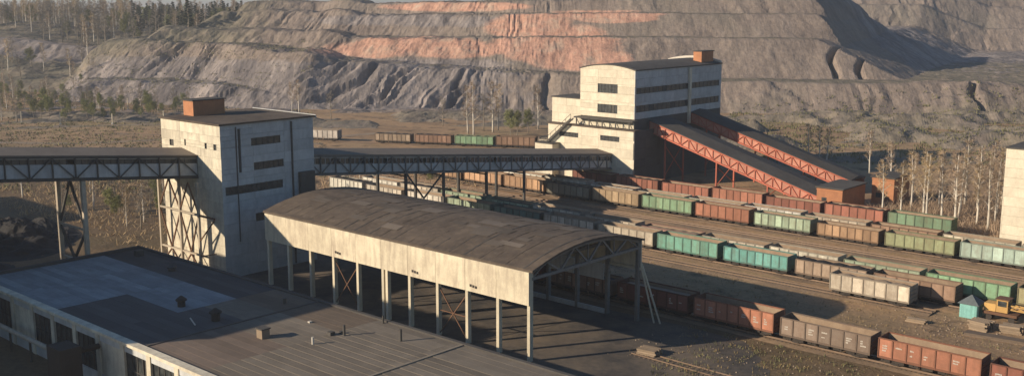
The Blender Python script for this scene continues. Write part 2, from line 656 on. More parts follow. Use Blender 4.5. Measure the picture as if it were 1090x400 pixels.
def heap_height(X, Y):
    S = 0.74
    warp = (fbm(X / 60, Y / 60, 5) - 0.5) * 14

    SK = interp(X, [(-200, 1.0), (-20, 0.8), (20, 0.15), (60, 0.0)])

    # gullies: V-cuts running down the face
    def gul(seed, wl, sharp=1.0):
        q = (X - SK * (Y - 450)) / wl + (fbm(X / 28, Y / 20, seed) - 0.5) * 2.6
        r = np.abs(((q + 0.35 * np.sin(q * 1.7)) % 1.0) - 0.5) * 2
        k = vnoise(np.floor(q) * 7.3, q * 0 + seed, seed)
        return 1 - (1 - (r ** sharp)) * (0.15 + 1.1 * k) * np.clip((fbm(X / 30, Y / 60, seed + 90) - 0.33) * 5, 0.1, 1.3)
    g1 = gul(1, 9.5, 0.8)
    g2 = gul(2, 15.0, 0.9)
    fine = (fbm(X / 6, Y / 9, 8, 4) - 0.5) * interp(X, [(-20, 1.0), (45, 0.6)])
    left = np.clip((-X - 10) / 60, 0, 1)
    amp1 = interp(X, [(-200, 2.5), (-120, 4.5), (-30, 5.5), (5, 5.0), (30, 2.0), (230, 1.0)])
    amp2 = interp(X, [(-200, 2.0), (-60, 1.6), (20, 1.5), (230, 1.0)])

    def tier(toe, H, amp, g, xl=None, xr=None, sl=0.8, sr=0.8, slope=S, fl=0.0, yb=None, cut=0.0):
        d = Y - interp(X, toe) - amp * (1 - g) + warp * 0.45 + fine * 1.8
        d = d - cut
        if xl is not None:
            d = np.minimum(d, (X - xl) * sl + fine * 2 + (Y - 480) * 0.25 + warp * .3)
        if xr is not None:
            d = np.minimum(d, (xr - X + fl * (Y - 505)) * sr + fine * 2 + warp * .15)
        if yb is not None:
            d = np.minimum(d, (yb - Y) * 0.9 + fine * 2)
        hh = interp(X, H)
        q = d * slope
        # rounded crest
        return np.clip(np.where(q > hh - 1.0, hh - 1.0 + (1 - np.exp(-(np.maximum(q - hh + 1.0, 0)))), q), 0, None)
    h = np.zeros_like(X)
    # low terrace far left
    h += tier([(-260, 500), (-190, 486), (-120, 462), (-60, 452)], [(-230, 8), (-190, 9.5), (-130, 9.5), (-95, 6), (-80, 0.0)], 3.0, g2, xl=-208)
    # long lower tier with the gullied face
    h += tier([(-210, 525), (-160, 510), (-120, 482), (-90, 458), (0, 449), (60, 443), (100, 440), (230, 424), (600, 400)],
              [(-200, 18), (-150, 16), (-105, 16), (-85, 20), (0, 15.3), (90, 12.2), (230, 11.5), (600, 11)], amp1, g1, xl=-215, cut=7 * np.exp(-((X - 192 - .1 * (Y - 440) + 1.5 * np.sin(Y / 3)) / 1.3) ** 2))
    # second tier (burnt shale)
    h += tier([(-160, 548), (-105, 530), (-60, 506), (0, 490), (60, 480), (160, 470)],
              [(-160, 6), (-100, 8), (-60, 10), (0, 14), (80, 17), (170, 17)], amp2, g2, xl=-165, xr=192, sr=0.5, fl=0.55,
              cut=9 * np.exp(-((X - 145 - .35 * (Y - 480) + 2 * np.sin(Y / 4)) / 1.1) ** 2) + 9 * np.exp(-((X - 157 - .2 * (Y - 480) + 1.5 * np.sin(Y / 3)) / 1.1) ** 2))
    # third and top tiers: their right end falls away steeply and lies in its own shade
    h += tier([(-150, 572), (-90, 556), (0, 524), (90, 512), (160, 505)], [(-130, 9), (-60, 10.5), (0, 10.5), (60, 11), (170, 11)], amp2, g1, xl=-140, xr=156, sr=0.95, fl=0.5, yb=660)
    h += tier([(-110, 600), (-60, 584), (0, 552), (90, 536), (160, 526)], [(-110, 5), (-60, 6), (30, 6.5), (60, 9), (90, 13), (160, 17)], amp2, g2, xl=-118, xr=145, sr=0.95, fl=0.5, yb=650)
    # the heap beyond, on the right
    h += tier([(150, 790), (260, 765), (600, 720)], [(200, 15), (600, 15)], 2, g2, xl=120)
    h += tier([(150, 830), (260, 800), (600, 752)], [(200, 15), (600, 15)], 2, g1, xl=120)
    h += tier([(150, 868), (260, 838), (600, 788)], [(200, 16), (600, 16)], 2, g2, xl=120)
    # wooded rise, far left
    rise = np.clip((Y - 545 + (fbm(X / 50, Y / 50, 31) - .5) * 60) * 0.24, 0, 28 + 0 * X) * np.clip((-60 - X) / 70, 0, 1)
    rise += np.clip((Y - 690) * 0.03, 0, 4) * np.clip((-60 - X) / 70, 0, 1)
    spur = np.clip((Y - 598 + fine * 4 + g1 * 3 + warp * .4) * 0.62, 0, 11) * np.clip((-205 - X + warp) / 14, 0, 1)
    rise = np.maximum(rise, np.clip((Y - 560) * 0.24, 0, 9) * np.clip((-60 - X) / 70, 0, 1) + spur)
    mound = 7 * np.exp(-(((X + 300) / 38) ** 2 + ((Y - 640) / 45) ** 2))
    back = np.clip((Y - 590) / 40, 0, 1) * np.clip((-150 - X) / 40, 0, 1)
    h = np.maximum(h * (1 - back), rise + mound)
    # broken ground in front of the heap, right
    rough = np.clip((Y - 300) / 40, 0, 1) * np.clip((X - 45) / 40, 0, 1) * np.clip((470 - Y) / 60, 0, 1)
    h += rough * np.clip((fbm(X / 26, Y / 18, 44, 4) - 0.44) * 22, 0, 4.5)
    mid = np.clip((Y - 385) / 30, 0, 1) * np.clip((475 - Y) / 40, 0, 1) * np.clip((60 - X) / 40, 0, 1)
    h += mid * np.clip((fbm(X / 20, Y / 16, 47, 4) - 0.47) * 12, 0, 2)
    h += ((fbm(X / 4, Y / 4, 61, 3) - 0.5) * 1.3 + (fbm((X - SK * Y) / 2.6, Y / 6, 63, 3) - 0.5) * 1.0 + (fbm(X / 11, Y / 11, 65, 3) - 0.5) * 2.2) * np.clip(h / 3, 0, 1) * interp(X, [(-20, 1.0), (45, 0.38), (170, 0.38), (260, 0.8)])
    return h


xs = np.concatenate([np.arange(-420, -250, 2.2), np.arange(-250, 260, 0.85), np.arange(260, 620, 1.8)])
ys = np.concatenate([np.arange(300, 400, 2.0), np.arange(400, 600, 0.95), np.arange(600, 720, 2.2), np.arange(720, 1000, 2.0)])
GX, GY = np.meshgrid(xs, ys)
GH = heap_height(GX, GY)
edge = np.minimum.reduce([(GX - xs[0]) / 20, (xs[-1] - GX) / 20, (GY - ys[0]) / 10, (ys[-1] - GY) / 20])
GZ = np.where(GH < 0.06, -0.35, GH) * np.clip(edge, 0, 1) - 0.05
ny, nx = GX.shape
me = bpy.data.meshes.new('spoil_heap')
co = np.stack([GX, GY, GZ], -1).reshape(-1, 3)
me.vertices.add(nx * ny)
me.vertices.foreach_set('co', co.ravel().astype(np.float32))
idx = np.arange(nx * ny).reshape(ny, nx)
quads = np.stack([idx[:-1, :-1], idx[:-1, 1:], idx[1:, 1:], idx[1:, :-1]], -1).reshape(-1, 4)
keep = (GH.ravel()[quads] > 0.03).any(1)
quads = quads[keep]
me.loops.add(quads.size)
me.loops.foreach_set('vertex_index', quads.ravel().astype(np.int32))
me.polygons.add(len(quads))
me.polygons.foreach_set('loop_start', np.arange(0, quads.size, 4, dtype=np.int32))
me.polygons.foreach_set('loop_total', np.full(len(quads), 4, dtype=np.int32))
me.polygons.foreach_set('use_smooth', np.zeros(len(quads), dtype=bool))
me.update()
# what was tipped where
ca = me.color_attributes.new('spoil', 'FLOAT_COLOR', 'POINT')


def blob(cx, cy, cz, rx, ry, rz):
    q = ((GX - cx) / rx) ** 2 + ((GY - cy) / ry) ** 2 + ((GH - cz) / rz) ** 2
    return np.clip(1.25 - q, 0, 1)


red = np.zeros_like(GX)
for b_ in ((-70, 505, 24, 34, 30, 5.5), (-30, 500, 24, 34, 30, 5), (-48, 505, 27, 40, 40, 3), (20, 500, 27, 34, 60, 11), (8, 515, 34, 26, 60, 8),
           (30, 480, 20, 30, 40, 6), (50, 525, 38, 25, 40, 3), (-40, 570, 43, 70, 30, 3.0), (32, 500, 40, 60, 60, 3)):
    red = np.maximum(red, blob(*b_))
grey = np.clip(np.clip((40 - GX) / 60, 0, 1) * np.clip((21 - GH) / 3, 0, 1), 0, 1) * 0.75
grey = np.maximum(grey, 0.7 * np.clip(1.4 - ((GX + 45) / 75) ** 2 - ((GH - 36) / 3.5) ** 2, 0, 1))
grey *= np.clip((GY - 442) / 8, 0, 1)
grey = np.maximum(grey, 0.3 * np.clip((GX - 40) / 30, 0, 1) * np.clip((440 - GY) / 20, 0, 1))
grey = np.maximum(grey, 0.7 * np.clip((GX - 180) / 20, 0, 1) * np.clip((GY - 500) / 30, 0, 1) * np.clip((760 - GY) / 30, 0, 1))
veg = np.clip((-95 - GX) / 60, 0, 1) * np.clip((GY - 515) / 30, 0, 1) * 0.75
veg *= 1 - 0.85 * np.clip((-200 - GX) / 10, 0, 1) * np.clip((GY - 592) / 6, 0, 1) * np.clip((625 - GY) / 6, 0, 1)
grey = np.maximum(grey, 0.6 * np.clip((-200 - GX) / 10, 0, 1) * np.clip((GY - 592) / 6, 0, 1) * np.clip((625 - GY) / 6, 0, 1))
veg = np.maximum(veg, 0.55 * np.clip((445 - GY) / 15, 0, 1))
gy_, gx_ = np.gradient(GH, ys, xs)
flat = np.clip(1 - np.hypot(gx_, gy_) / 0.38, 0, 1) * np.clip((GH - 4) / 3, 0, 1) * np.clip((640 - GY) / 40, 0, 1)
veg = np.maximum(veg, 0.85 * flat)
red = red * (1 - 0.7 * flat) * np.clip(0.55 + 1.3 * fbm(GX / 16, GY / 16, 77, 3), 0, 1.15)
dat = np.stack([red, grey, veg, np.ones_like(red)], -1).reshape(-1)
ca.data.foreach_set('color', dat.astype(np.float32))
me.materials.append(M['heap'])
heap = bpy.data.objects.new('spoil_heap_terrain', me)
COL.objects.link(heap)
tag(heap, kind='structure')


def heap_z(x, y):
    v = float(heap_height(np.array([[x]], dtype=float), np.array([[y]], dtype=float))[0, 0])
    return max(v - 0.1, 0)


# ------------------------------------------------------------------ railway tracks
RAIL = 0.42


def track(a0, a1, b, label, ballast=True):
    t = thing('railway_track', label, 'railway track', (a0 + a1) / 2, b, 0, group='parallel tracks of the yard')
    L = (a1 - a0) / 2
    bl = MB()
    k = 24
    vs = []
    q = random.Random(int(b * 10))
    for i in range(k + 1):
        x = -L + 2 * L * i / k
        w1, w2 = q.uniform(2.0, 2.5), q.uniform(2.0, 2.5)
        vs += [(x, -w1, 0.012), (x, -1.4, 0.17), (x, 1.4, 0.17), (x, w2, 0.012)]
    fs = []
    for i in range(k):
        for j in range(3):
            fs.append((4 * i + j, 4 * i + 4 + j, 4 * i + 5 + j, 4 * i + 1 + j))
    bl.add(vs, [f[::-1] for f in fs])
    bl.build('ballast', 'ballast', t)
    for s in (-0.76, 0.76):
        MB().box(-L, L, s - 0.045, s + 0.045, 0.20, RAIL).build('rail', 'rail', t)
    sl = MB()
    x = -L
    while x < L:
        sl.box(x - 0.13, x + 0.13, -1.3, 1.3, 0.08, 0.20)
        x += 0.62
    o = sl.build('sleepers', 'sleeper', t)
    o['kind'] = 'stuff'
    return t


def ballast_mat():
    m, nt, n, l, p = nodes_of('cinder_ballast')
    tc = N(nt, 'ShaderNodeTexCoord')
    oi = N(nt, 'ShaderNodeObjectInfo')
    n1 = tex_noise(nt, tc.outputs['Object'], 0.12, 5, 0.65, mathn(nt, 'MULTIPLY', oi.outputs['Random'], 9))
    n2 = tex_noise(nt, tc.outputs['Object'], 2.2, 4, 0.7)
    r = ramp(nt, [(0.36, (0.14, 0.10, 0.066)), (0.54, (0.235, 0.16, 0.098)), (0.68, (0.32, 0.215, 0.125))])
    l.new(n1, r.inputs[0])
    h = N(nt, 'ShaderNodeHueSaturation')
    l.new(mathn(nt, 'MULTIPLY_ADD', n2, 0.9, 0.55), h.inputs['Value'])
    l.new(r.outputs[0], h.inputs['Color'])
    l.new(h.outputs[0], p.inputs['Base Color'])
    p.inputs['Roughness'].default_value = 0.95
    b = N(nt, 'ShaderNodeBump')
    b.inputs['Strength'].default_value = 0.5
    b.inputs['Distance'].default_value = 0.1
    l.new(n2, b.inputs['Height'])
    l.new(b.outputs[0], p.inputs['Normal'])
    return m


M['ballast'] = ballast_mat()

B_E, B_D, B_C, B_B, B_A, B_2, B_1 = 130.5, 157.3, 162.8, 168.1, 193.3, 198.6, 211.8
for b_, a0, a1, lb in ((B_E, -175, 10, 'track carrying the rust red wagons nearest the camera'),
                       (B_D, -150, -56, 'track of the single cream wagon beside the teal hut'),
                       (B_C, -260, -53.3, 'track of the row with the two bright teal green wagons'),
                       (B_B, -260, 10, 'track directly behind the teal green wagons'),
                       (173.6, -240, 20, 'empty track nearest behind the double row of wagons'),
                       (180.2, -240, 25, 'empty middle track across the bare strip'),
                       (186.6, -240, 30, 'empty track in front of the row with the mint white wagon'),
                       (B_A, -280, 30, 'track of the row with the olive and mint white wagons'),
                       (B_2, -280, 30, 'track of the half hidden pale wagons of the upper yard'),
                       (B_1, -190, -70, 'track of the red wagons below the red conveyors')):
    track(a0, a1, b_, lb)


# ------------------------------------------------------------------ gondola wagon
WL = 13.85


def gondola(NP=7, L=6.42, zt=3.72):
    t = thing('gondola_wagon', 'x', 'wagon', 0, 0)
    Wd = 1.56
    zb = 1.42
    fr = MB()
    # top and bottom rails
    for s in (-1, 1):
        fr.box(-L, L, s * Wd - 0.07, s * Wd + 0.07, zt - 0.14, zt + 0.02)
        fr.box(-L, L, s * Wd - 0.07, s * Wd + 0.07, zb - 0.26, zb)
        for i in range(NP + 1):
            x = -L + 0.06 + (2 * L - 0.12) * i / NP
            y0, y1 = (s * Wd + 0.005, s * Wd + 0.115) if s > 0 else (s * Wd - 0.115, s * Wd - 0.005)
            fr.box(x - 0.075, x + 0.075, y0, y1, zb - 0.2, zt - 0.15)
    fr.build('body_frame', 'wagon', t)
    pw = (2 * L - 0.12) / NP
    for s in (-1, 1):
        for i in range(NP):
            x = -L + 0.06 + pw * i
            pm = box_panel(pw - 0.13, zt - zb - 0.15)
            o = place('side_panel', pm, None, t, (x + 0.065, s * Wd - 0.02, zb + 0.004))
    for s in (-1, 1):
        e = MB()
        x0, x1 = (L - 0.07, L + 0.0) if s > 0 else (-L, -L + 0.07)
        e.box(x0, x1, -Wd + 0.075, Wd - 0.075, zb - 0.25, zt)
        for z in (1.75, 2.4, 3.05) if NP == 7 else (1.9, 2.9):
            xa, xb = (L + 0.003, L + 0.10) if s > 0 else (-L - 0.10, -L - 0.003)
            e.box(xa, xb, -Wd + 0.15, Wd - 0.15, z - 0.07, z + 0.07)
        e.build('end_wall', 'wagon', t)
    fl = MB()
    fl.box(-L + 0.1, L - 0.1, -Wd + 0.09, Wd - 0.09, zb - 0.1, zb + 0.02)
    for s in (-1, 1):
        y0 = s * (Wd - 0.085)
        fl.box(-L + 0.1, L - 0.1, min(y0, y0 - s * 0.02), max(y0, y0 - s * 0.02), zb + 0.03, zt - 0.16)
    fl.build('floor', 'lining', t)
    un = MB()
    un.box(-6.9, 6.9, -0.22, 0.22, 0.95, 1.14)
    for x in (-5.9, -2.0, 2.0, 5.9):
        un.box(x - 0.15, x + 0.15, -1.45, 1.45, 0.92, 1.15)
    for i in range(NP):
        x = -L + 0.06 + pw * (i + 0.5)
        un.box(x - 0.6, x + 0.6, -1.35, -1.28, 0.75, 1.15)
    un.box(-1.2, 0.2, -0.9, -0.4, 0.55, 0.94)
    un.box(0.7, 1.5, 0.3, 0.9, 0.55, 0.94)
    un.build('underframe', 'under', t)
    for s in (-1, 1):
        bo = MB()
        for y in (-1.05, 1.05):
            bo.box(-1.25, 1.25, y - 0.08, y + 0.08, 0.72, 0.95)
            bo.box(-0.45, 0.45, y - 0.10, y + 0.10, 0.42, 0.70)
            bo.beam((-1.2, y, 0.72), (-0.4, y, 0.5), 0.12, 0.14)
            bo.beam((1.2, y, 0.72), (0.4, y, 0.5), 0.12, 0.14)
        bo.box(-0.2, 0.2, -0.95, 0.95, 0.6, 0.9)
        b_ = bo.build('bogie', 'under', t, loc=(s * 4.33, 0, 0))
        for x in (-0.92, 0.92):
            for y in (-0.79, 0.79):
                place('wheel', WHEEL, 'under', b_, (x, y, RAIL + 0.475))
        cp = MB()
        cp.box(*(sorted((s * (L + 0.03), s * 6.93))), -0.12, 0.12, 0.98, 1.28)
        cp.build('coupler', 'under', t)
    return t


PANELS = {}


def box_panel(w, h):
    k = (round(w, 3), round(h, 3))
    if k not in PANELS:
        m = MB()
        m.box(0, w, 0, 0.05, 0, h)
        # pressed rim on both faces of the hatch
        for y0, y1 in ((-0.02, -0.002), (0.052, 0.07)):
            m.box(0.12, w - 0.12, y0, y1, 0.14, h * 0.48)
            m.box(0.12, w - 0.12, y0, y1, h * 0.56, h - 0.14)
        me = m.mesh('side_panel')
        me.materials.append(M['wagon'])
        PANELS[k] = me
    return PANELS[k]


wm = MB()
n_ = 14
vs_ = []
for y in (-0.065, 0.065):
    for j in range(n_):
        an = 2 * math.pi * j / n_
        vs_.append((math.cos(an) * 0.475, y, math.sin(an) * 0.475))
wm.add(vs_, [tuple(range(n_)), tuple(range(2 * n_ - 1, n_ - 1, -1))] + [(j, n_ + j, n_ + (j + 1) % n_, (j + 1) % n_) for j in range(n_)])
WHEEL = wm.mesh('wheel')
WHEEL.materials.append(M['under'])

protos = [gondola(), gondola(8, 6.2, 3.58), gondola(7, 6.42, 3.86)]
bpy.context.view_layer.update()
PTS = [tree_of(p_) for p_ in protos]
proto_used = [False, False, False]
wcount = [0]
WC = {
    'rust red': (0.34, 0.105, 0.060), 'dark red': (0.24, 0.075, 0.050), 'orange red': (0.44, 0.155, 0.078), 'brown grey': (0.27, 0.20, 0.145),
    'green': (0.185, 0.335, 0.185), 'teal green': (0.135, 0.395, 0.285), 'teal': (0.115, 0.40, 0.345), 'tan': (0.42, 0.31, 0.205), 'brown': (0.31, 0.18, 0.11),
    'cream': (0.56, 0.48, 0.35), 'pale cream': (0.62, 0.56, 0.44), 'pink': (0.45, 0.24, 0.18), 'light green': (0.36, 0.48, 0.31), 'olive yellow': (0.38, 0.34, 0.16),
    'orange tan': (0.47, 0.27, 0.13), 'ochre': (0.46, 0.32, 0.16), 'olive green': (0.29, 0.33, 0.155), 'mint white': (0.47, 0.61, 0.49), 'off white': (0.66, 0.62, 0.52),
    'dark teal': (0.09, 0.22, 0.19), 'grey olive': (0.24, 0.22, 0.16), 'bright green': (0.22, 0.42, 0.23)}


def wagon(a0, b, cname, label, rz=0.0, world=None, marks=0):
    kq = (0, 1, 0, 2, 0, 0, 1, 2)[(wcount[0] * 3) % 8]
    wcount[0] += 1
    if not proto_used[kq]:
        w = protos[kq]
        proto_used[kq] = True
    else:
        w = copy_tree(PTS[kq])
    if world is None:
        w.location = yd(a0 + WL / 2, b, 0)
        w.rotation_euler = (0, 0, -YAW + rz + rnd.uniform(-.002, .002))
    else:
        w.location = world
        w.rotation_euler = (0, 0, rz)
    tag(w, label, 'wagon', 'gondola wagons standing in the yard')
    c = WC[cname]
    lum = sum(c) / 3
    fq = rnd.uniform(0.82, 1.1)
    q = [(v * 0.82 + lum * 0.2) * fq * rnd.uniform(0.98, 1.02) for v in c] + [1]
    for ch in w.children:
        k = rnd.uniform(0.86, 1.14) if ch.name.startswith('side_panel') else 0.5 if ch.name.startswith(('body', 'end')) else 0.8  # end walls darkened in colour for their shaded side; frame darker too
        ch.color = (q[0] * k, q[1] * k, q[2] * k, 1)
    w.scale = (1, 1, rnd.uniform(0.97, 1.06))
    if rnd.random() < 0.3:
        ld = MB()
        r_ = random.Random(int(a0 * 7 + b))
        nx_, vs = 22, []
        tall = r_.uniform(0.15, 0.75)
        for i in range(nx_ + 1):
            x = -6.2 + 12.4 * i / nx_
            hump = 0.55 + 0.45 * abs(math.sin(i * 0.62 + a0))
            for j, y in enumerate((-1.45, -0.8, 0.0, 0.8, 1.45)):
                vs.append((x, y, 3.1 + tall * hump * (0, .75, 1, .75, 0)[j] + r_.uniform(-.06, .06) - (0.35 if i in (0, nx_) else 0)))
        ld.add(vs, [(5 * i + j, 5 * i + 5 + j, 5 * i + 6 + j, 5 * i + 1 + j) for i in range(nx_) for j in range(4)])
        ld.build('load', r_.choice(['coal', 'lining', 'timber', 'coal']), w)
    if marks:
        mk = MB()
        r_ = random.Random(int(a0 * 13))
        for i in range(7):
            if r_.random() < 0.72:
                x = -6.3 + 1.8 * i + r_.uniform(0.35, 0.6)
                for zz in (2.72, 2.42, 2.1):
                    if r_.random() < 0.75:
                        wd = r_.uniform(0.35, 0.95)
                        n = int(wd / 0.16)
                        for j in range(n):
                            mk.box(x + j * 0.16, x + j * 0.16 + 0.12, -1.618, -1.604, zz, zz + r_.uniform(0.13, 0.2))
        if mk.v:
            mk.build('stencil_marks', 'white', w)['kind'] = 'stuff'
    return w


ORD = ['first', 'second', 'third', 'fourth', 'fifth', 'sixth', 'seventh', 'eighth', 'ninth', 'tenth', 'eleventh', 'twelfth', 'thirteenth', 'fourteenth', 'fifteenth']


def row(a_first, b, cols, where, marks=0):
    """cols listed from the left end; labels count from the right-hand (near) end of the row."""
    n = len(cols)
    for i, cn in enumerate(cols):
        if cn is None:
            continue
        o_ = ORD[n - 1 - i]
        wagon(a_first + WL * i, b, cn, f'{cn} open wagon, {o_} from right in {where}', marks=marks)


# nearest row: right end is the wagon cut by the frame
row(-67.0 - WL * 6, B_E, ['dark red', 'brown grey', 'dark red', 'brown', 'dark red', 'orange red', 'brown grey', 'orange red', 'rust red'], 'the nearest row beside the hall', marks=1)
wagon(-72.6, B_D, 'cream', 'cream open wagon standing alone in front of the teal green row')
row(-109.3 - WL * 7, B_C, ['off white', 'pale cream', 'off white', 'light green', 'dark teal', 'cream', 'cream', 'teal green', 'teal', 'tan', 'brown'], 'the row holding the teal wagon')
row(-103.0 - WL * 7, B_B, ['off white', 'cream', 'light green', 'light green', 'pale cream', 'cream', 'pink', 'cream', 'pale cream', 'light green', 'bright green', 'olive yellow', 'olive yellow'], 'the row just behind the teal wagon')
row(-134.2 - WL * 6, B_A, ['cream', 'orange tan', 'orange tan', 'orange tan', 'grey olive', 'ochre', 'green', 'orange red', 'light green', 'orange tan', 'olive green', 'mint white', 'mint white'], 'the fully visible upper yard row')
row(-125.4 - WL * 5, B_2, ['cream', 'off white', 'pale cream', 'off white', 'pale cream', 'pale cream', 'off white', 'cream', 'brown', 'cream', 'pale cream'], 'the half hidden upper yard row')
row(-141.4 - WL * 2, B_1, ['dark red', 'rust red', 'rust red', 'orange red', 'rust red', 'rust red', 'green'], 'the row under the red conveyors')
# distant row, on its own line behind the long gallery
d0, d1 = Vector((-64.5, 353, 0)), Vector((13.3, 330.5, 0))
dd = (d1 - d0).normalized()
rz0 = math.atan2(dd.y, dd.x)
for k, (s_, cn) in enumerate(((4, 'off white'), (30, 'tan'), (44.0, 'brown'), (57.9, 'bright green'), (71.7, 'brown'), (85.5, 'cream'))):
    p_ = d0 + dd * (s_ - 3)
    wagon(0, 0, cn, f'far {cn} wagon, {ORD[k]} from left in the distant row behind the gallery', rz=rz0, world=p_)
tr = track(-80, 110, 0, 'distant track running behind the long gallery')
tr.location = d0 + dd * 15
tr.rotation_euler = (0, 0, rz0)


# ================================================================== LOADING HALL (open sided shed with vaulted roof)
HA0, HA1, HB0, HB1 = -144.4, -86.8, 100.0, 124.4
ZE, ZF = 12.1, 7.65
hall = thing('loading_hall', 'open sided loading hall with vaulted brown roof and cream concrete fascia on columns', 'hall', HA0, HB0)
LX, LY = HA1 - HA0, HB1 - HB0
NB = 10


def vz(y):
    t = (y / LY - 0.5) * 2
    return ZE + 2.05 * (1 - t * t)


# roof shell
rf = MB()
ns, nl = 28, 40
q_ = random.Random(5)
top = []
for i in range(nl + 1):
    for j in range(ns + 1):
        x = -0.5 + (LX + 1.0) * i / nl
        y = -0.25 + (LY + 0.5) * j / ns
        top.append((x, y, vz(min(max(y, 0), LY)) + 0.32 + q_.uniform(-.03, .03)))
bot = [(x, y, z - 0.3) for (x, y, z) in top]
nn = ns + 1
K = len(top)
fs = []
for i in range(nl):
    for j in range(ns):
        a = i * nn + j
        fs.append((a, a + nn, a + nn + 1, a + 1))
        fs.append((K + a, K + a + 1, K + a + nn + 1, K + a + nn))
for i in range(nl):
    for j in (0, ns):
        a = i * nn + j
        fs.append((a, K + a, K + a + nn, a + nn))
for j in range(ns):
    for i in (0, nl):
        a = i * nn + j
        fs.append((a, a + 1, K + a + 1, K + a))
rf.add(top + bot, fs)
rf.build('roof', 'roofbrown', hall, smooth=False)
sq_ = random.Random(31)
x_ = 1.2
while x_ < LX - 0.5:
    sm_ = MB()
    w_s, dz = sq_.uniform(0.10, 0.25), sq_.uniform(0.03, 0.05)
    jj = sorted(sq_.sample(range(3, 26), 2)) if sq_.random() < 0.5 else (0, 28)
    for j in range(28):
        if jj != (0, 28) and not (j < jj[0] or j > jj[1]):
            continue
        ya, yb_ = -0.2 + (LY + 0.4) * j / 28, -0.2 + (LY + 0.4) * (j + 1) / 28
        za, zb2 = vz(min(max(ya, 0), LY)) + 0.32, vz(min(max(yb_, 0), LY)) + 0.32
        sm_.beam((x_, ya, za + dz * .3), (x_, yb_, zb2 + dz * .3), w_s, dz)
    sm_.build('roof_seam', sq_.choice(['roofbrown', 'roofbrown', 'roofdark']), hall)
    x_ += sq_.uniform(1.9, 3.4)
for k in range(44):
    xp, jp = sq_.uniform(1, LX - 5), sq_.uniform(1, LY - 4)
    wx, wy = sq_.uniform(1.5, 5), sq_.uniform(1.0, 2.6)
    pm2 = MB()
    vs = []
    for j in range(4):
        y = jp + wy * j / 3
        vs += [(xp, y, vz(y) + 0.375), (xp + wx, y, vz(y) + 0.375)]
    pm2.add(vs, [(2 * j, 2 * j + 1, 2 * j + 3, 2 * j + 2) for j in range(3)])
    po_ = pm2.build('felt_patch', 'sheet', hall)
    gcol = sq_.uniform(0.07, 0.19)
    po_.color = (gcol, gcol * 0.82, gcol * 0.66, 1)
# fascia slabs, both long sides
bay = LX / NB
for i in range(NB):
    for side in (0, 1):
        y = -0.35 if side == 0 else LY + 0.13
        me_ = box_mesh(bay - 0.05, 0.22, (ZE - ZF) - 0.04, 'fascia')
        for k in range(1):
            place('fascia_panel', me_, None, hall, (i * bay + 0.025, y + rnd.uniform(-.012, .012), ZF + k * (ZE - ZF) / 2 + 0.02))
    # little vents and a cap rail
for i in (3, 6, 8):
    v_ = MB()
    for k in range(3):
        v_.box(i * bay + 0.9 + k * 0.5, i * bay + 1.25 + k * 0.5, -0.40, -0.30, ZF + 0.7 - 0.05 * k, ZF + 1.05 - 0.05 * k)
    v_.build('vent_hole', 'under', hall)
# columns
cols_a = [0.3] + [bay * i for i in range(1, NB)] + [LX - 0.3]
for side in (0, 1):
    xs_ = list(cols_a)
    if side == 0:
        xs_.append(cols_a[5] + 0.85)
    for x in xs_:
        y = 0.25 if side == 0 else LY - 0.2
        c_ = MB().box(x - 0.24, x + 0.24, y - 0.32, y + 0.32, 0, ZE - 0.05)
        c_.build('column', 'column' if side == 0 else 'truss', hall)  # far columns take the darker truss colour to deepen the hall's inner shade
        if side == 0:
            pass
# inner edge beam along the foot of each fascia
for side in (0, 1):
    y0 = -0.12 if side == 0 else LY - 0.12
    MB().box(0.0, LX, y0 + 0.0, y0 + 0.22, ZF + 0.05, ZF + 0.45).build('edge_beam', 'column', hall)
# crossed bracing in one bay of the near side
br = MB()
x0, x1 = bay * 7 + .25, bay * 8 - .25
br.beam((x0, 0.2, 0.4), (x1, 0.2, 6.8), 0.14)
br.beam((x1, 0.26, 0.4), (x0, 0.26, 6.8), 0.14)
br.beam((x0, 0.2, 3.7), (x1, 0.2, 3.7), 0.12)
br.build('cross_brace', 'rust', hall)
br = MB()
x0, x1 = bay * 3 + .25, bay * 4 - .25
br.beam((x0, 0.2, 0.4), (x1, 0.2, 6.8), 0.14)
br.beam((x1, 0.26, 0.4), (x0, 0.26, 6.8), 0.14)
br.build('cross_brace', 'rust', hall)
# trusses at every column line
for i in range(NB + 1):
    x = min(max(bay * i, 0.2), LX - 0.2)
    tz = MB()
    zc = ZE - 1.0
    tz.beam((x, 0.3, zc), (x, LY - 0.3, zc), 0.34, 0.4)
    pts = [(x, 0.3 + (LY - 0.6) * k / 8, 0) for k in range(9)]
    pts = [(p[0], p[1], vz(p[1]) - 0.22) for p in pts]
    for k in range(8):
        tz.beam(pts[k], pts[k + 1], 0.32, 0.36)
    for k in range(1, 8):
        lo = (x, pts[k][1], zc)
        if k % 2 == 0:
            tz.beam((x, pts[k][1], zc), pts[k], 0.13)
            tz.beam((x, pts[k][1], zc), pts[k - 1], 0.26)
            tz.beam((x, pts[k][1], zc), pts[k + 1], 0.26)
    tz.beam((x, 0.35, zc), pts[1], 0.16)
    tz.beam((x, LY - 0.35, zc), pts[7], 0.16)
    tz.build('truss', 'truss', hall)
# purlins under the vault
pu = MB()
for k in range(1, 8):
    y = 0.3 + (LY - 0.6) * k / 8
    pu.box(0.4, LX - 0.4, y - 0.09, y + 0.09, vz(y) - 0.12, vz(y) - 0.005)
pu.build('purlins', 'truss', hall)
# raking struts at the track side corner
for dx in (0.0, 0.9):
    MB().beam((LX - 0.1, LY + 0.2 + dx * .3, 8.6), (LX + 2.2 + dx, LY + 0.6 + dx * .3, 0.0), 0.2).build('raking_strut', 'column', hall)
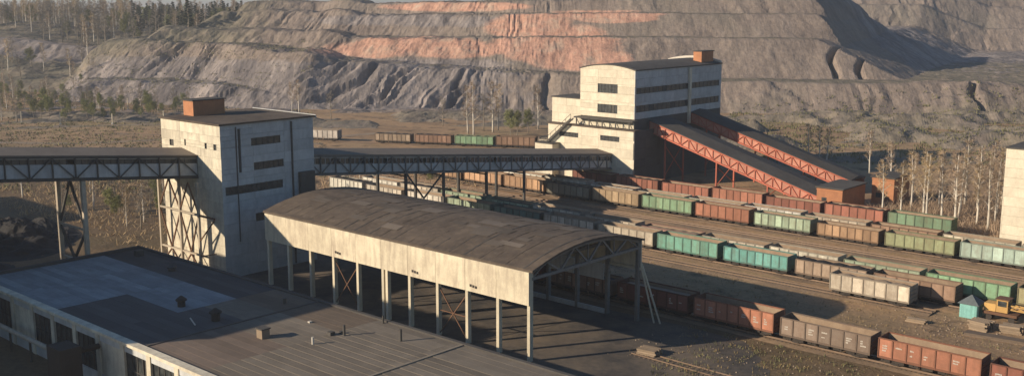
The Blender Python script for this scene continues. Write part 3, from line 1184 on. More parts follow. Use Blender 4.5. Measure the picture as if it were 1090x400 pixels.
# low wall and boarding between the far columns
MB().box(0.6, LX - 5.9, LY - 0.45, LY - 0.2, 0, 0.75).build('plinth_wall', 'grey_shade_conc', hall)
for x in (LX - bay * 2, LX - bay):
    MB().box(x - bay + 0.5, x - 0.6, LY - 0.4, LY - 0.25, 5.2, 7.6).build('infill_panel', 'grey_shade_conc', hall)

# ================================================================== TRANSFER TOWER (left)
TA0, TA1, TB0, TB1, TZ = -171.0, -152.5, 97.2, 116.3, 26.0
tower = thing('transfer_tower', 'tall concrete transfer tower with brick penthouse, the gallery running through it', 'building', TA0, TB0)
TW, TD = TA1 - TA0, TB1 - TB0
MB().box(0.22, TW - 0.22, 0.22, TD - 0.22, 0, TZ - 0.3).build('core_wall', 'core', tower)
gal_z = lambda b: 24.0 - 0.105 * (b - 64.7)     # near roof edge of the inclined gallery
GA0, GA1 = -169.0, -160.0
gz = gal_z(TB0)
left_holes = [(2.6, 3.8, 21.3, 22.5), (6.6, 8.0, 21.5, 22.6), (8.2, 13.4, 21.9, 22.5), (13.6, 14.3, 21.7, 22.8), (16.2, 17.2, 21.8, 22.8)]
left_holes = [(2.6, 3.9, 21.4, 22.5), (7.4, 7.9, 21.8, 22.9), (13.8, 14.4, 21.8, 22.8), (16.4, 17.3, 21.8, 22.8)]
panel_wall(tower, 'x', 0.22, 0, TW, 0, TZ, 3, 1.85, 'cream', left_holes + [(GA0 - TA0 + .2, GA1 - TA0 - .2, gz - 4.0, gz - 0.1)], out=-1, win=False)
for h in left_holes:
    window(tower, 'x', 0.22, *h, out=-1, bars=1)
right_holes = [(6.0, 12.0, 22.1, 23.4), (6.4, 12.5, 17.9, 19.2), (0.6, 12.2, 14.2, 15.6), (6.4, 11.6, 9.0, 10.4), (3.4, 3.95, 17.8, 25.2)]
panel_wall(tower, 'y', TW - 0.22, 0, TD, 0, TZ, 3, 1.85, 'grey_shade_conc', right_holes, out=1, win=False)  # shaded face: part of its shade is in the greyer panel colour
for h in right_holes[:4]:
    window(tower, 'y', TW - 0.22, *h, out=1)
panel_wall(tower, 'y', 0.22, 0, TD, 0, TZ, 3, 3.7, 'grey_shade_conc', [], out=-1)
panel_wall(tower, 'x', TD - 0.22, 0, TW, 0, TZ, 3, 3.7, 'grey_shade_conc', [(GA0 - TA0 + .2, GA1 - TA0 - .2, 13.0, 18.6)], out=1, win=False)
# drain pipe and expansion joint on the shaded wall
MB().tube([(TW + 0.12, 14.3, 0.2), (TW + 0.12, 14.3, 25.6)], 0.16, 8).build('drain_pipe', 'steel', tower)
MB().tube([(TW + 0.10, 3.0, 6), (TW + 0.10, 3.0, 25.6)], 0.10, 8).build('drain_pipe', 'steel', tower)
MB().box(TW + 0.02, TW + 0.8, 15.5, 18.6, 11.5, 16.5).build('duct_box', 'steel', tower)
rfz = MB().box(-0.3, TW + 0.3, -0.3, TD + 0.3, TZ, TZ + 0.28)
rfz.build('roof', 'roofbrown', tower)
cp_ = MB()
cp_.box(-0.4, TW + 0.4, TD + 0.31, TD + 0.5, TZ - 0.1, TZ + 0.4)
cp_.build('parapet', 'grey_shade_conc', tower)
ph = MB().box(1.0, 4.2, 4.0, 10.4, TZ + 0.28, TZ + 2.9)
pho = ph.build('penthouse', 'brick', tower)
MB().box(0.8, 4.4, 3.8, 10.6, TZ + 2.9, TZ + 3.1).build('penthouse_roof', 'roofdark', pho)
# trestle standing against the sunny face, under the gallery
tb = thing('gallery_trestle', 'latticed steel trestle with crossed braces against the sunny tower wall', 'trestle', TA0, TB0 - 1.6, group='steel trestles carrying the gallery')


def trestle(t, xs2, ztop, levels, mat='palesteel', w=0.42, depth=0.0, mat2='steel', braced=True, bw=0.22):
    for x in xs2:
        for y in ((0,) if depth == 0 else (0, depth)):
            MB().box(x - w / 2, x + w / 2, y - w / 2, y + w / 2, 0, ztop).build('leg', mat, t)
    lv = [0.4] + levels + [ztop - 0.2]
    for z in levels:
        b_ = MB()
        for i in range(len(xs2) - 1):
            b_.box(xs2[i] + w / 2, xs2[i + 1] - w / 2, -0.14, 0.14, z - 0.14, z + 0.14)
        b_.build('cross_beam', mat, t)
    for i in range(len(xs2) - 1 if braced else 0):
        for k in range(len(lv) - 1):
            xm = (xs2[i] + xs2[i + 1]) / 2
            b_ = MB()
            z0_, z1_ = lv[k] + 0.15, lv[k + 1] - 0.15
            if k % 2 == len(lv) % 2:
                b_.beam((xs2[i], 0.0, z0_), (xm, 0.0, z1_), bw)
                b_.beam((xs2[i + 1], 0.0, z0_), (xm, 0.0, z1_), bw)
            else:
                b_.beam((xs2[i], 0.0, z1_), (xm, 0.0, z0_), bw)
                b_.beam((xs2[i + 1], 0.0, z1_), (xm, 0.0, z0_), bw)
            b_.build('brace', mat2, t)


trestle(tb, [0.9, 7.6, 13.4], 16.2, [3.6, 10.6], mat='palesteel', mat2='rust')
MB().box(13.6, 18.3, -0.12, 0.12, 10.4, 10.7).build('cross_beam', 'rust', tb)
MB().beam((13.4, 0, 6.0), (18.2, 0, 10.3), 0.18).build('brace', 'rust', tb)
MB().beam((13.4, 0, 3.4), (18.2, 0, 4.6), 0.18).build('brace', 'rust', tb)


# ================================================================== INCLINED CONVEYOR GALLERY
def gallery(name, label, b0, b1, kind):
    """kind 0: plain truss outside; 1: windows strip with sheeting"""
    t = thing(name, label, 'conveyor gallery', GA0, b0)
    L = b1 - b0
    W = GA1 - GA0
    zt = lambda y: gal_z(b0 + y)
    # roof: shallow pitched slab
    rm = MB()
    zs = zt(0), zt(L)
    prof = [(-0.35, -0.1), (W / 2, 0.75), (W + 0.35, -0.1), (W + 0.35, -0.28), (-0.35, -0.28)]
    v = [(x, 0, zs[0] + dz) for x, dz in prof] + [(x, L, zs[1] + dz) for x, dz in prof]
    rm.add(v, [(0, 1, 2, 3, 4), (9, 8, 7, 6, 5)] + [(i, 5 + i, 5 + (i + 1) % 5, (i + 1) % 5) for i in range(5)])
    rm.build('roof', 'galroof', t)
    fl_ = MB()
    v = [(x, 0, zs[0] + dz) for x, dz in ((0, -4.0), (W, -4.0), (W, -3.7), (0, -3.7))] + [(x, L, zs[1] + dz) for x, dz in ((0, -4.0), (W, -4.0), (W, -3.7), (0, -3.7))]
    fl_.add(v, [(0, 1, 2, 3), (7, 6, 5, 4)] + [(i, 4 + i, 4 + (i + 1) % 4, (i + 1) % 4) for i in range(4)])
    fl_.build('floor', 'steel', t)
    nb_ = max(1, round(L / 3.6))
    st = L / nb_
    zz = lambda y, dz: zt(y) + dz
    for s in (0, 1):
        xw = W if s else 0
        o_ = 1 if s else -1
        # wall sheets one bay each
        for i in range(nb_):
            y0, y1 = i * st + 0.04, (i + 1) * st - 0.04
            if s == 0 and i % 2:
                continue
            if s == 0:
                y1 = min(L, (i + 2) * st) - 0.04
            sh = MB()
            xa, xb = xw - 0.05, xw + 0.05
            if kind == 1:
                bands = ((-3.65, -1.95), (-0.85, -0.3))
            else:
                bands = ((-3.65, -1.55), (-0.75, -0.3))
            for (c, d) in bands:
                sh.add([(xa, y0, zz(y0, c)), (xb, y0, zz(y0, c)), (xb, y1, zz(y1, c)), (xa, y1, zz(y1, c)),
                        (xa, y0, zz(y0, d)), (xb, y0, zz(y0, d)), (xb, y1, zz(y1, d)), (xa, y1, zz(y1, d))],
                       [(3, 2, 1, 0), (4, 5, 6, 7), (0, 1, 5, 4), (1, 2, 6, 5), (2, 3, 7, 6), (3, 0, 4, 7)])
            sh.build('wall_sheet', 'galwall', t)
            # window strip: panes set back
            c, d = (-1.95, -0.85) if kind == 1 else (-1.55, -0.75)
            npn = 3
            wf = MB()
            for k in range(npn + 1):
                y = y0 + (y1 - y0) * k / npn
                wf.beam((xw, y, zz(y, c)), (xw, y, zz(y, d)), 0.1, 0.1)
            wo = wf.build('window', 'galwall' if kind == 1 else 'steel', t)
            for k in range(npn):
                ya, yb = y0 + (y1 - y0) * k / npn + 0.06, y0 + (y1 - y0) * (k + 1) / npn - 0.06
                if rnd.random() < 0.12:
                    continue
                pn = MB()
                xa2, xb2 = xw - 0.02 - 0.05 * o_, xw + 0.02 - 0.05 * o_
                pn.add([(xa2, ya, zz(ya, c)), (xb2, ya, zz(ya, c)), (xb2, yb, zz(yb, c)), (xa2, yb, zz(yb, c)),
                        (xa2, ya, zz(ya, d)), (xb2, ya, zz(ya, d)), (xb2, yb, zz(yb, d)), (xa2, yb, zz(yb, d))],
                       [(3, 2, 1, 0), (4, 5, 6, 7), (0, 1, 5, 4), (1, 2, 6, 5), (2, 3, 7, 6), (3, 0, 4, 7)])
                pn.build('pane', 'glass', wo)
        # truss chords and web
        tm = MB()
        x = xw + o_ * 0.22
        tm.beam((x, 0, zz(0, -0.45)), (x, L, zz(L, -0.45)), 0.24, 0.28)
        tm.beam((x, 0, zz(0, -3.95)), (x, L, zz(L, -3.95)), 0.26, 0.34)
        for i in range(nb_ + 1):
            y = min(i * st, L)
            tm.beam((x, y, zz(y, -3.8)), (x, y, zz(y, -0.5)), 0.16, 0.2)
        for i in range(nb_):
            ya, yb = i * st, (i + 1) * st
            if (i // 1) % 2 == 0:
                tm.beam((x + o_ * .02, ya, zz(ya, -3.8)), (x + o_ * .02, yb, zz(yb, -0.6)), 0.15, 0.15)
            else:
                tm.beam((x + o_ * .02, ya, zz(ya, -0.6)), (x + o_ * .02, yb, zz(yb, -3.8)), 0.15, 0.15)
        tm.build('side_truss', 'steel' if kind == 0 else 'truss', t)
    return t


g_left = gallery('conveyor_gallery', 'inclined conveyor gallery with dark lattice trusses left of the concrete tower', 33.0, TB0 + 0.1, 0)
g_right = gallery('conveyor_gallery', 'long windowed conveyor gallery between the concrete tower and the cream building', TB1 - 0.1, 217.0, 1)

# trestles
def trestle_at(b, label, deep=True):
    zb = gal_z(b) - 4.15
    t = thing('gallery_trestle', label, 'trestle', GA0, b, group='steel trestles carrying the gallery')
    return t, zb


t, zb = trestle_at(77.0, 'steel trestle with pale cross beam carrying the gallery left of the tower')
W_ = GA1 - GA0
trestle(t, [0.1, W_ - 0.1], zb, [5.2, 10.6], mat='palesteel', mat2='steel', w=0.62, bw=0.34)
for b_, lb in ((145.2, 'left leg frame of the trestle pair nearest the tower under the long gallery'), (156.0, 'right leg frame of the trestle pair nearest the tower under the long gallery'),
               (169.3, 'single trestle frame midway under the long gallery'), (182.0, 'thick trestle frame under the long gallery nearest the cream building')):
    t, zb = trestle_at(b_, lb)
    trestle(t, [0.1, W_ - 0.1], zb, [zb - 0.5], mat='steel', w=0.5, mat2='steel', braced=False)
    if b_ == 145.2:
        vb = MB()
        vb.beam((W_ - 0.1, 0.3, zb - 0.1), (W_ - 0.1, 5.0, 5.6), 0.28)
        vb.beam((W_ - 0.1, 10.5, gal_z(156) - 4.3), (W_ - 0.1, 5.0, 5.6), 0.28)
        vb.beam((W_ - 0.1, 5.0, 5.7), (W_ - 0.1, 5.0, 0), 0.22)
        vb.build('knee_brace', 'steel', t)

# ================================================================== CREAM BUILDING at the right end of the gallery
QA0, QA1, QB0, QB1, QZ = -172.0, -154.6, 217.6, 258.6, 29.0
plant = thing('sorting_plant', 'tall cream processing building with arched roof and windows in its sunny end', 'building', QA0, QB0)
QW, QD = QA1 - QA0, QB1 - QB0
QB = 16.4   # underside of the upper storey
MB().box(0.25, QW - 0.25, 0.25, QD - 0.25, 0, QZ - 0.1).build('core_wall', 'core', plant)
ends = [(5.7, 12.0, 23.1, 25.4), (5.7, 12.0, 18.0, 20.2)]
panel_wall(plant, 'x', 0.25, 0, QW, QB + 0.5, QZ, 3, 2.0, 'cream2', ends, out=-1, win=False)
for h in ends:
    window(plant, 'x', 0.25, *h, out=-1)
# arched gable over the end wall
ga = MB()
n = 14
pr = [(QW * i / n, 1.15 * (1 - (2 * i / n - 1) ** 2)) for i in range(n + 1)]
vv_ = [(x, 0.03, QZ) for x, z in pr] + [(x, 0.03, QZ + z) for x, z in pr] + [(x, 0.28, QZ) for x, z in pr] + [(x, 0.28, QZ + z) for x, z in pr]
k = n + 1
ff = []
for i in range(n):
    ff += [(i, i + 1, k + i + 1, k + i), (2 * k + i + 1, 2 * k + i, 3 * k + i, 3 * k + i + 1), (k + i, k + i + 1, 3 * k + i + 1, 3 * k + i)]
ga.add(vv_, ff)
ga.build('gable', 'cream2', plant)
ra = MB()
vv_ = []
for y in (-0.1, QD + 0.1):
    vv_ += [(x * (QW + .5) / QW - .25, y, QZ + z + 0.05) for x, z in pr] + [(x * (QW + .5) / QW - .25, y, QZ + z + 0.3) for x, z in pr]
ff = []
for i in range(n):
    ff += [(k + i, k + i + 1, 3 * k + i + 1, 3 * k + i), (i + 1, i, 2 * k + i, 2 * k + i + 1), (i, i + 1, k + i + 1, k + i), (2 * k + i + 1, 2 * k + i, 3 * k + i, 3 * k + i + 1)]
ff += [(0, k, 3 * k, 2 * k), (k - 1, 3 * k - 1, 4 * k - 1, 2 * k - 1)]
ra.add(vv_, ff)
ro = ra.build('roof', 'roofdark', plant)
# raised kerb at the far end of the roof
kb = MB()
for i in range(n):
    (xa, za), (xb, zb_) = pr[i], pr[i + 1]
    kb.beam((xa, QD - 0.3, QZ + za + 0.6), (xb, QD - 0.3, QZ + zb_ + 0.6), 0.35, 0.6)
kb.build('roof_kerb', 'white', ro)
side = [(0.6, QD - 1.0, 23.2, 24.7), (0.6, QD - 1.0, 18.6, 20.3)]
panel_wall(plant, 'y', QW - 0.25, 0, QD, QB + 0.5, QZ, 7, 2.0, 'grey_shade_conc', side, out=1, win=False)  # long side turned from the sun, shade worked into its greyer panels
for h in side:
    window(plant, 'y', QW - 0.25, *h, out=1, bars=20)
MB().box(QW + 0.01, QW + 0.5, 24.2, 25.2, 14, QZ - 0.2).build('pilaster', 'cream', plant)
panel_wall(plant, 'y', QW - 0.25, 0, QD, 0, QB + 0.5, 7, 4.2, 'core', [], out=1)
pb = MB().box(QW - 4.2, QW - 1.6, QD - 8.0, QD - 2.0, QZ + 0.45, QZ + 3.6)
po = pb.build('penthouse', 'brick', plant)
MB().box(QW - 4.4, QW - 1.4, QD - 8.2, QD - 1.8, QZ + 3.6, QZ + 3.8).build('penthouse_roof', 'roofdark', po)
# lower storey standing forward
lowy = -2.2
low_holes = [(8.4, 14.4, 11.2, 12.5)]
MB().box(-6.0, QW + 1.4, lowy + 0.25, 0.2, 0, 14.0).build('lower_core', 'core', plant)
panel_wall(plant, 'x', lowy + 0.25, -9.0, QW + 1.6, 0, 14.2, 5, 2.4, 'cream2', low_holes + [(GA0 - QA0, GA1 - QA0, 4.0, 8.2), (-5.2, 1.2, 11.2, 12.4)], out=-1, win=False)
window(plant, 'x', lowy + 0.25, *low_holes[0], out=-1)
window(plant, 'x', lowy + 0.25, -5.2, 1.2, 11.2, 12.4, out=-1)
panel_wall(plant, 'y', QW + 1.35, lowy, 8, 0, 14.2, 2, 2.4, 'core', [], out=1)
MB().box(-9.2, QW + 1.9, lowy - 0.2, 0.0, 14.2, 14.5).build('lower_roof', 'roofbrown', plant)
MB().box(-0.1, QW + 1.2, lowy - 0.3, -0.02, QB, QB + 0.35).build('cornice_beam', 'steel', plant)
st_ = MB()
for i in range(5):
    x = 0.5 + (QW - 0.6) * i / 4
    st_.beam((x, lowy + 0.1, QB), (x, lowy + 0.1, 14.5), 0.22)
    st_.beam((x, lowy + 0.1, QB), (x + 1.1, lowy + 0.1, 14.6), 0.15)
st_.build('strut_row', 'steel', plant)
panel_wall(plant, 'x', -0.05, 0, QW, 14.5, QB, 3, 1.9, 'cream', [], out=-1)
# left annex
MB().box(-9.6, -0.05, 0.6, 10, 0, 20.6).build('annex_core', 'core', plant)
panel_wall(plant, 'x', 0.6, -9.8, -0.05, 9.0, 21.0, 2, 2.0, 'cream2', [], out=-1)
panel_wall(plant, 'y', -9.6, 0.6, 10, 9.0, 21.0, 2, 4.0, 'cream2', [], out=-1)
MB().box(-10.1, 0.0, 0.2, 10.2, 21.0, 21.25).build('annex_roof', 'roofdark', plant)
# outside stair
sr = MB()
for i in range(15):
    x = -8.6 + 8.2 * i / 15
    z = 9.4 + 6.7 * i / 15
    sr.box(x, x + 0.62, -3.6, -2.5, z, z + 0.12)
sr.beam((-8.6, -3.6, 9.3), (-0.2, -3.6, 16.2), 0.12, 0.35)
sr.beam((-8.6, -2.5, 9.3), (-0.2, -2.5, 16.2), 0.12, 0.35)
sr.beam((-8.6, -3.6, 10.5), (-0.2, -3.6, 17.4), 0.08, 0.1)
for i in range(6):
    x = -8.6 + 8.4 * i / 5
    z = 9.3 + 6.9 * i / 5
    sr.beam((x, -3.6, z), (x, -3.6, z + 1.2), 0.07)
sr.build('outside_stair', 'steel', plant)
MB().box(-11.0, -5.0, -5.2, -2.3, 0, 9.2).build('stair_block', 'cream2', plant)
MB().box(-11.2, -4.8, -5.4, -2.2, 9.2, 9.4).build('stair_block_roof', 'roofdark', plant)


# ================================================================== RED CONVEYORS
def red_conveyor(b0, b1, a0, a1, z0, z1, h, label):
    t = thing('red_conveyor', label, 'conveyor', a0, b0)
    L = a1 - a0
    W = b1 - b0
    zt = lambda x: z0 + (z1 - z0) * x / L
    r_ = MB()
    v = []
    for x in (0, L):
        v += [(x, -0.5, zt(x) - 0.05), (x, W / 2, zt(x) + 0.55), (x, W + 0.5, zt(x) - 0.05), (x, W + 0.5, zt(x) - 0.22), (x, -0.5, zt(x) - 0.22)]
    r_.add(v, [(0, 1, 2, 3, 4), (9, 8, 7, 6, 5)] + [(i, 5 + i, 5 + (i + 1) % 5, (i + 1) % 5) for i in range(5)])
    r_.build('roof', 'roofdark', t)
    f_ = MB()
    v = []
    for x in (0, L):
        v += [(x, 0.05, zt(x) - h), (x, W, zt(x) - h), (x, W, zt(x) - h + 0.25), (x, 0.05, zt(x) - h + 0.25)]
    f_.add(v, [(0, 1, 2, 3), (7, 6, 5, 4)] + [(i, 4 + i, 4 + (i + 1) % 4, (i + 1) % 4) for i in range(4)])
    f_.build('floor', 'rust', t)
    nb_ = round(L / 2.3)
    st = L / nb_
    for s in (0, 1):
        y = -0.12 if s == 0 else W + 0.12
        o_ = -1 if s == 0 else 1
        for i in range(nb_):
            xa, xb = i * st + 0.05, (i + 1) * st - 0.05
            if s == 1 and i % 3:
                continue
            if s == 1:
                xb = min(L, (i + 3) * st) - .05
            m_ = MB()
            yy = (y - 0.0 - o_ * 0.16, y - o_ * 0.12)
            q0, q1 = min(yy), max(yy)
            m_.add([(xa, q0, zt(xa) - h + 0.3), (xb, q0, zt(xb) - h + 0.3), (xb, q1, zt(xb) - h + 0.3), (xa, q1, zt(xa) - h + 0.3),
                    (xa, q0, zt(xa) - 0.7), (xb, q0, zt(xb) - 0.7), (xb, q1, zt(xb) - 0.7), (xa, q1, zt(xa) - 0.7)],
                   [(3, 2, 1, 0), (4, 5, 6, 7), (0, 1, 5, 4), (1, 2, 6, 5), (2, 3, 7, 6), (3, 0, 4, 7)])
            m_.build('side_sheet', 'redsheet', t)
        tm = MB()
        tm.beam((0, y, zt(0) - 0.4), (L, y, zt(L) - 0.4), 0.3, 0.34)
        tm.beam((0, y, zt(0) - h + 0.1), (L, y, zt(L) - h + 0.1), 0.3, 0.34)
        for i in range(nb_):
            xa, xb = i * st, (i + 1) * st
            tm.beam((xa, y + o_ * .03, zt(xa) - 0.5), (xa, y + o_ * .03, zt(xa) - h + 0.2), 0.15)
            if i % 2 == 0:
                tm.beam((xa, y + o_ * .05, zt(xa) - h + 0.2), (xb, y + o_ * .05, zt(xb) - 0.5), 0.17)
            else:
                tm.beam((xa, y + o_ * .05, zt(xa) - 0.5), (xb, y + o_ * .05, zt(xb) - h + 0.2), 0.17)
        tm.build('side_truss', 'red', t)
    for x in (4.5, L * 0.42, L * 0.72):
        zz = zt(x) - h - 0.1
        if zz < 1.5:
            continue
        for y in (0.3, W - 0.3):
            MB().box(x - 0.17, x + 0.17, y - 0.17, y + 0.17, 0, zz).build('leg', 'red', t)
        b_ = MB()
        b_.beam((x, 0.3, zz * 0.2), (x, W - 0.3, zz * 0.85), 0.16)
        b_.beam((x, W - 0.3, zz * 0.2), (x, 0.3, zz * 0.85), 0.16)
        b_.build('brace', 'red', t)
    return t


red_conveyor(224.0, 233.0, -154.2, -107.5, 16.4, 2.6, 3.1, 'red latticed conveyor sloping from the cream building to the nearer brick hut')
red_conveyor(243.5, 251.0, -154.2, -108.5, 17.0, 3.6, 2.9, 'red latticed conveyor sloping behind the first one to the ground')


def brick_hut(a0, a1, b0, b1, z, label):
    t = thing('brick_hut', label, 'hut', a0, b0)
    W, D = a1 - a0, b1 - b0
    MB().box(0, W, 0, D, 0, z).build('wall', 'brick', t)
    MB().box(-0.35, W + 0.35, -0.35, D + 0.35, z, z + 0.28).build('roof', 'roofdark', t)
    d = MB().box(W * 0.62, W * 0.62 + 1.0, -0.06, -0.005, 0.1, 2.1).build('door', 'rust', t)
    w_ = MB().box(W * 0.2, W * 0.2 + 1.2, -0.05, -0.005, 1.6, 2.7).build('window', 'steel', t)
    MB().box(W * 0.2 + .1, W * 0.2 + 1.1, -0.07, -0.052, 1.7, 2.6).build('pane', 'glass', w_)
    MB().box(-0.1, W + 0.1, -0.1, -0.004, z - 0.5, z - 0.25).build('brick_course', 'brick', t)
    return t


brick_hut(-107.0, -100.9, 222.0, 234.0, 4.8, 'low brick hut at the foot of the nearer red conveyor')
brick_hut(-100.2, -95.0, 236.0, 245.0, 6.2, 'taller brick hut behind the low one at the conveyor foot')

# ================================================================== WHITE BUILDING at the right edge
wb = thing('white_silo_building', 'pale concrete building cut by the right edge of the frame', 'building', -62.0, 205.0)
MB().box(0.25, 23.8, 0.25, 20, 0, 19.4).build('core_wall', 'core', wb)
panel_wall(wb, 'x', 0.25, 0, 24, 0, 19.6, 4, 1.8, 'cream2', [], out=-1)
panel_wall(wb, 'y', 0.25, 0, 20, 0, 19.6, 3, 1.8, 'cream2', [], out=-1)
MB().box(-0.15, 24.2, -0.15, 20.2, 19.6, 19.85).build('roof', 'roofdark', wb)

# ================================================================== FLAT ROOFED WORKSHOP (front left)
FA0, FA1, FB0, FB1, FZ = -156.8, -40.0, 58.4, 84.4, 7.0
shop = thing('flat_roofed_workshop', 'long flat roofed workshop with patched felt roof and roof vents in front', 'building', FA0, FB0)
FW, FD = FA1 - FA0, FB1 - FB0
MB().box(0.3, FW - 0.3, 0.35, FD - 0.3, 0, FZ - 0.12).build('core_wall', 'core', shop)
# outer walls: front with piers and windows
bayw = 6.0
nbw = int(FW // bayw)
MB().box(0, FW, 0, 0.34, FZ - 1.15, FZ - 0.12).build('front_beam', 'grey_shade_conc', shop)
MB().box(0, FW, 0, 0.34, 0, 1.6).build('front_plinth', 'grey_shade_conc', shop)
for i in range(nbw + 1):
    x = i * bayw
    MB().box(x, x + 0.9, -0.12, 0.338, 0, FZ - 0.13).build('pier', 'cream', shop)
for i in range(nbw):
    if i % 4 == 2:
        MB().box(i * bayw + 0.92, i * bayw + bayw - 0.02, 0.06, 0.33, 1.62, FZ - 1.17).build('infill_panel', 'cream', shop)
    else:
        window(shop, 'x', 0.3, i * bayw + 0.95, i * bayw + bayw - 0.05, 1.65, FZ - 1.2, -1, bars=4)
MB().box(0, 0.3, 0.34, FD, 0, FZ - 0.12).build('end_wall', 'grey_shade_conc', shop)
MB().box(0, FW, FD - 0.3, FD, 0, FZ - 0.12).build('back_wall', 'grey_shade_conc', shop)
# coping round the edge
MB().box(-0.25, FW, -0.55, 0.55, FZ - 0.1, FZ + 0.28).build('coping', 'cream', shop)
MB().box(-0.3, 0.45, 0.56, FD - 0.35, FZ - 0.1, FZ + 0.42).build('coping', 'roofdark', shop)
MB().box(-0.3, FW, FD - 0.34, FD + 0.2, FZ - 0.1, FZ + 0.22).build('coping', 'roofdark', shop)
# felt sheets, one by one
sheet_cache = {}


def sheet_mesh(L, W, lap=0.04):
    k = (round(L, 2), round(W, 2), lap)
    if k not in sheet_cache:
        m_ = MB()
        m_.add([(0, 0, -0.10), (L, 0, -0.10), (L, W, -0.10), (0, W, -0.10), (0, 0, 0.018 + lap), (L, 0, 0.018 + lap), (L, W, 0.018), (0, W, 0.018)],
               [(3, 2, 1, 0), (4, 5, 6, 7), (0, 1, 5, 4), (1, 2, 6, 5), (2, 3, 7, 6), (3, 0, 4, 7)])
        me_ = m_.mesh('roof_sheet')
        me_.materials.append(M['sheet'])
        sheet_cache[k] = me_
    return sheet_cache[k]


sw = 1.26
nsr = 20
sw = (FD - 0.95) / nsr
segs = [(0.5, 12), (12, 24), (24, 37), (37, 46.5), (46.5, 58.5), (58.5, 72), (72, 86), (86, 100), (100, FW - 0.3)]
sr_ = random.Random(21)
for j in range(nsr):
    y = 0.56 + j * sw
    for (xa, xb) in segs:
        a_, b_ = FA0 + (xa + xb) / 2, FB0 + y
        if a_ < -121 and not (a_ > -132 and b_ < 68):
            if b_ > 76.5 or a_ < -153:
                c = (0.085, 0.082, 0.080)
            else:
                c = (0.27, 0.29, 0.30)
        elif a_ < -110 and b_ < 72:
            c = (0.10, 0.095, 0.092)
        elif a_ < -104 and b_ < 70:
            c = (0.185, 0.14, 0.108)
        elif b_ > 77 and a_ < -92:
            c = (0.165, 0.125, 0.09)
        else:
            c = (0.20, 0.168, 0.130)
        f_ = sr_.uniform(0.86, 1.14)
        o = place('roof_sheet', sheet_mesh(xb - xa - 0.02, sw + 0.0, 0.035 if a_ > -104 and b_ < 80 else 0.012), None, shop, (xa, y, FZ + 0.0 + sr_.uniform(-.006, .006)))
        o.color = (c[0] * f_, c[1] * f_, c[2] * f_, 1)
# raised lap strip across the roof
MB().box(73.2, 73.55, 0.6, FD - 0.4, FZ + 0.03, FZ + 0.14).build('lap_strip', 'sheet', shop).color = (0.26, 0.22, 0.17, 1)
MB().box(46.2, 46.55, 0.6, FD - 0.4, FZ + 0.03, FZ + 0.12).build('lap_strip', 'sheet', shop).color = (0.12, 0.10, 0.085, 1)


def roof_vent(a, b, r_, h, cap=True, mat='steel', sq=False):
    x, y = a - FA0, b - FB0
    m_ = MB()
    if sq:
        m_.box(x - r_, x + r_, y - r_, y + r_, FZ, FZ + h)
    else:
        m_.tube([(x, y, FZ), (x, y, FZ + h)], r_, 12)
    o = m_.build('roof_vent', mat, shop)
    if cap:
        c_ = MB()
        c_.tube([(x, y, FZ + h + 0.12), (x, y, FZ + h + 0.3), (x, y, FZ + h + 0.75)], [r_ * 1.45, r_ * 1.45, r_ * 0.3], 12)
        for an in range(3):
            xx, yy = x + math.cos(an * 2.1) * r_ * 0.8, y + math.sin(an * 2.1) * r_ * 0.8
            c_.beam((xx, yy, FZ + h - 0.02), (xx, yy, FZ + h + 0.2), 0.06)
        c_.build('vent_cap', mat, o)
    return o


roof_vent(-122.0, 70.8, 0.5, 0.7, mat='under')  # near-black colour stands in for the shade on this vent
roof_vent(-113.2, 70.3, 0.55, 0.9, mat='under')  # likewise blackened in colour for the roof shadow
v_ = roof_vent(-103.1, 70.3, 0.55, 1.1, cap=False, mat='timber', sq=True)
MB().box(-103.1 - FA0 - .65, -103.1 - FA0 + .65, 70.3 - FB0 - .65, 70.3 - FB0 + .65, FZ + 1.1, FZ + 1.25).build('vent_cap', 'steel', v_)
roof_vent(-113.0, 80.6, 0.24, 0.75, cap=False)
roof_vent(-139.7, 79.8, 0.5, 0.35, cap=True)
roof_vent(-152.1, 81.4, 0.55, 0.9, cap=False, sq=True)
roof_vent(-96.5, 77.2, 0.16, 1.35, cap=False)
roof_vent(-97.9, 76.3, 0.36, 0.45, cap=False, sq=True)
roof_vent(-97.4, 77.4, 0.25, 0.35, cap=False)
roof_vent(-96.7, 72.7, 0.15, 0.9, cap=False, mat='white')
roof_vent(-96.8, 83.6, 0.13, 1.0, cap=False)
roof_vent(-89.9, 80.3, 0.16, 1.5, cap=False)
roof_vent(-103.8, 77.7, 0.2, 0.2, cap=False, mat='white', sq=True)
MB().beam((40.5, 10.2, FZ + 0.12), (43.6, 9.0, FZ + 0.12), 0.16, 0.08).build('loose_batten', 'white', shop)

# duct stack and pipe in front of the workshop wall
ds = thing('dust_collector', 'dark steel dust collector box standing before the shaded workshop wall', 'dust collector', -120.0, 54.0)
m_ = MB()
m_.box(-1.7, 1.7, -1.3, 1.3, 2.2, 6.3)
m_.build('casing', 'under', ds)
hp = MB()
hp.add([(-1.6, -1.2, 2.2), (1.6, -1.2, 2.2), (1.6, 1.2, 2.2), (-1.6, 1.2, 2.2), (-0.4, -0.4, 0.8), (0.4, -0.4, 0.8), (0.4, 0.4, 0.8), (-0.4, 0.4, 0.8)],
       [(4, 5, 1, 0), (5, 6, 2, 1), (6, 7, 3, 2), (7, 4, 0, 3), (7, 6, 5, 4)])
hp.build('hopper', 'under', ds)
for sx in (-1.6, 1.6):
    for sy in (-1.2, 1.2):
        MB().box(sx - .1, sx + .1, sy - .1, sy + .1, 0, 2.2).build('leg', 'under', ds)
MB().tube([(0, 1.3, 5.2), (0, 4.3, 5.2)], 0.35, 10).build('duct', 'under', ds)
pi = thing('pale_pipe', 'pale insulated pipe on low posts running along the shaded workshop wall', 'pipe', -148.0, 56.6)
MB().tube([(0, 0, 3.0), (24.5, 0, 3.0)], 0.33, 12).build('pipe_run', 'palesteel', pi)
